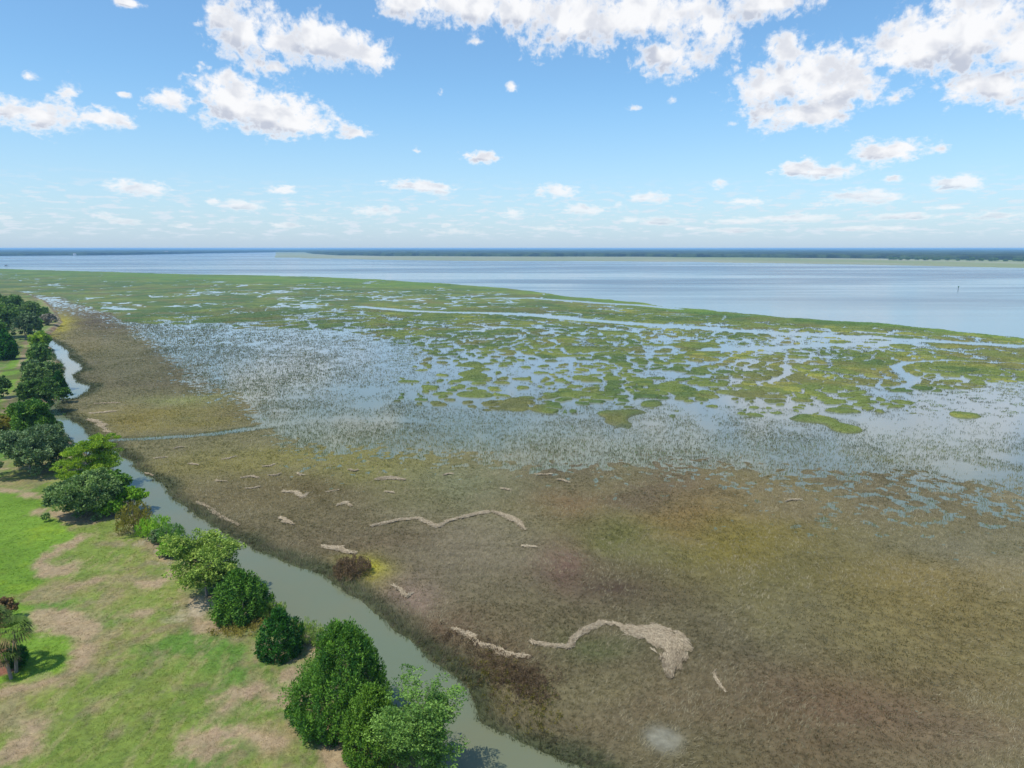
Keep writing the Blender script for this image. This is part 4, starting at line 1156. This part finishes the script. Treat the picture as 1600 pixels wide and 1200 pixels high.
for k_, (qx, qy, ql) in enumerate([(358,716,18),(300,726,14),(430,742,16),(395,763,18),(250,716,16),(232,742,12),(470,742,10),(345,752,14),(552,735,12),(610,770,12),(700,742,12),(850,742,22),(880,752,16),(1240,783,24),(790,765,10),(520,768,14),(420,728,14),(280,700,14)]):
    r2 = np.random.default_rng(900 + k_); dy_ = r2.uniform(-2, 2)
    wrack('tiny pale scrap of dead reed lying among others on the brown marsh', [(qx - ql / 2, qy - dy_, .12), (qx + r2.uniform(-3, 3), qy + r2.uniform(-1.5, 1.5), .26), (qx + ql / 2, qy + dy_, .1)], int(r2.uniform(50, 130)), 900 + k_, 'tiny scraps of dead reed')

# ------------------------------------------------------------------ far forest
FOR_LOW = [(-600,401),(0,399.8),(150,399.0),(240,397.5),(320,395.8),(430,394.2),(476,394.4),(489,396.8),(530,399.2),(600,400.2),(800,401),(1000,401.4),(1200,402.6),(1380,404.6),(1600,407),(2200,412)]
naz = 2600
azf = np.radians(np.linspace(-49, 49, naz))
rows = [0, 0, .004, .01, .02, .035, .05, .075, .10, .14, .19, .26, .36, .5, .7, 1.0, 1.5, 2.5, 4.5, 9.0]
pxs = 800 + F * np.tan(azf) * 1.0
r0 = np.empty(naz)
for i in range(naz):
    # px of a far point at this azimuth
    pxa = 800 + F * math.tan(azf[i]) / (CP + SP * 0.012)
    yy = interp(FOR_LOW, pxa)
    xg, yg = at(pxa, yy, 0); r0[i] = math.hypot(xg, yg)
r0 *= 1 + .05 * (fbm(np.arange(naz) / 1.0, np.zeros(naz), 60, 4, 501) - .5)
Vf, Cf = [], []
for k, g_ in enumerate(rows):
    r = r0 * (1 + g_)
    x = r * np.sin(azf); y = r * np.cos(azf)
    if k == 0: z = np.full(naz, .3)
    else:
        z = 5 + 9 * fbm(x, y, 28, 3, 511) + 8 * fbm(x, y, 190, 3, 513) + (1.5 if k > 1 else -3)
        if k > 12: z = z * 0 + 13 + 3 * fbm(x, y, 900, 2, 512)
    Vf.append(np.stack([x, y, z], -1))
    t = sstep(.35, .65, fbm(x, y, 35 if k < 10 else 300, 3, 521))[:, None]
    Cf.append((S(40, 58, 34) * (1 - t) + S(78, 98, 54) * t) * .6)
Vf = np.concatenate(Vf); Cf = np.concatenate(Cf)
ii = np.arange(len(rows) * naz).reshape(len(rows), naz)
qf = np.stack([ii[:-1, :-1], ii[:-1, 1:], ii[1:, 1:], ii[1:, :-1]], -1).reshape(-1, 4)
fo = make_mesh('far_forest', Vf, qf, mat_ground('forest_canopy', (6, 25), .5, bump=1.5), Cf)
tag(fo, 'continuous blue-green forest along the horizon', 'forest', kind='stuff')

# scattered trees before the far forest, on the right
r_ = np.random.default_rng(77)
first = None
for i, px in enumerate([1392,1399,1407,1418,1432,1446,1460,1466,1480,1497,1512,1519,1533,1548,1556,1571,1586,1594]):
    py = np.interp(px, [1390, 1600], [406.6, 409.2]) + r_.uniform(-.3, .3)
    bx, by = at(px, py, .6)
    s = r_.uniform(.75, 1.2)
    if first is None:
        rt_ = empty('island_tree', (bx, by, .6))
        (v, f, c), cent = crown_mesh('round', 'oak', 16, 11, 1.5, 900, .5, 1.6)
        make_mesh('crown', v, f, M_LEAF, c, parent=rt_)
        v2, f2 = tube((0, 0, -.3), (0, 0, 8), .35, .12, 7)
        make_mesh('trunk', v2, f2, M_BARK, smooth=True, parent=rt_)
        first = rt_; o = rt_
    else:
        o = first.copy(); COL.objects.link(o)
        for ch in first.children:
            c_ = ch.copy(); COL.objects.link(c_); c_.parent = o
        o.location = (bx, by, .6)
    o.scale = (s, s, s); o.rotation_euler.z = r_.uniform(0, 6.28)
    tag(o, 'small dark tree in the broken row before the far forest at right', 'tree', 'scattered trees before the far forest')

# ------------------------------------------------------------------ small far things
def box(cx, cy, cz, sx_, sy_, sz_):
    v = np.array([(x, y, z) for z in (-1, 1) for y in (-1, 1) for x in (-1, 1)], float) * np.array((sx_, sy_, sz_)) / 2 + np.array((cx, cy, cz))
    f = np.array([(0, 2, 3, 1), (4, 5, 7, 6), (0, 1, 5, 4), (2, 6, 7, 3), (0, 4, 6, 2), (1, 3, 7, 5)])
    return v, f

def house(label, px, py, w, h):
    bx, by = at(px, py, .6); root = empty('white_house', (bx, by, .6)); tag(root, label, 'house')
    v, f = box(0, 0, h / 2, w, w * .6, h); make_mesh('wall', v, f, M_WHITE, parent=root)
    v = np.array([(-w*.55,-w*.35,h),(w*.55,-w*.35,h),(w*.55,w*.35,h),(-w*.55,w*.35,h),(-w*.5,0,h*1.45),(w*.5,0,h*1.45)])
    me = bpy.data.meshes.new('roof'); me.from_pydata([tuple(p) for p in v], [], [(0,1,5,4),(2,3,4,5),(1,2,5),(3,0,4),(0,3,2,1)]); me.materials.append(M_ROOF)
    o = bpy.data.objects.new('roof', me); COL.objects.link(o); o.parent = root
    m2, n2, o2 = new_mat('window_glass'); principled(n2, o2, Roughness=.1, Base_Color=(.05, .07, .09, 1))
    for k in (-.28, 0, .28):
        v, f = box(k * w, -w * .3 - .03, h * .55, w * .13, .06, h * .35); make_mesh('window', v, f, m2, parent=root)
house('white waterfront house at the far left shore', 131, 398.8, 24, 11)
house('smaller white house beside the other on the far left shore', 117, 399.0, 14, 9)
house('lone white house on the distant shore left of centre', 260, 396.6, 30, 14)
house('tiny white house on the distant shore beyond the open bay', 290, 396.0, 24, 11)

bx, by = at(1497, 452.5)
root = empty('channel_marker', (bx, by, 0)); tag(root, 'lone channel marker post standing in the bay at right', 'channel marker')
v, f = tube((0, 0, -1.5), (0, 0, 3.2), .28, .22, 10); make_mesh('post', v, f, M_WOOD, smooth=True, parent=root)
v, f = box(0, -.30, 3.0, 1.3, .08, 1.3); make_mesh('board', v, f, M_SIGN, parent=root)
bx, by = at(11, 416.3)
root = empty('wooden_platform', (bx, by, 0)); tag(root, 'small dark platform standing in the bay at the far left edge', 'platform')
v, f = join([box(0, 0, 1.6, 9, 4, .3), box(-2.2, 0, 2.6, 3.6, 3, 1.7)]); make_mesh('deck', v, f, M_WOOD, parent=root)
for (sx_, sy_) in ((-4, -1.6), (4, -1.6), (-4, 1.6), (4, 1.6)):
    v, f = tube((sx_, sy_, -1), (sx_, sy_, 1.46), .18, .18, 8); make_mesh('leg', v, f, M_WOOD, smooth=True, parent=root)

# ------------------------------------------------------------------ haze
m, nt, out = new_mat('bay_haze')
pv = nn(nt, 'ShaderNodeVolumePrincipled')
pv.inputs['Color'].default_value = (.36, .66, 1.0, 1)
pv.inputs['Density'].default_value = 0.9e-4
pv.inputs['Anisotropy'].default_value = 0.0
L(nt, pv.outputs[0], out.inputs['Volume'])
v, f = box(0, 0, (46 - 2.0) / 2 , 152000, 152000, 48.0)
hz_ = make_mesh('haze', v, f, m); tag(hz_, kind='stuff')
print('done')
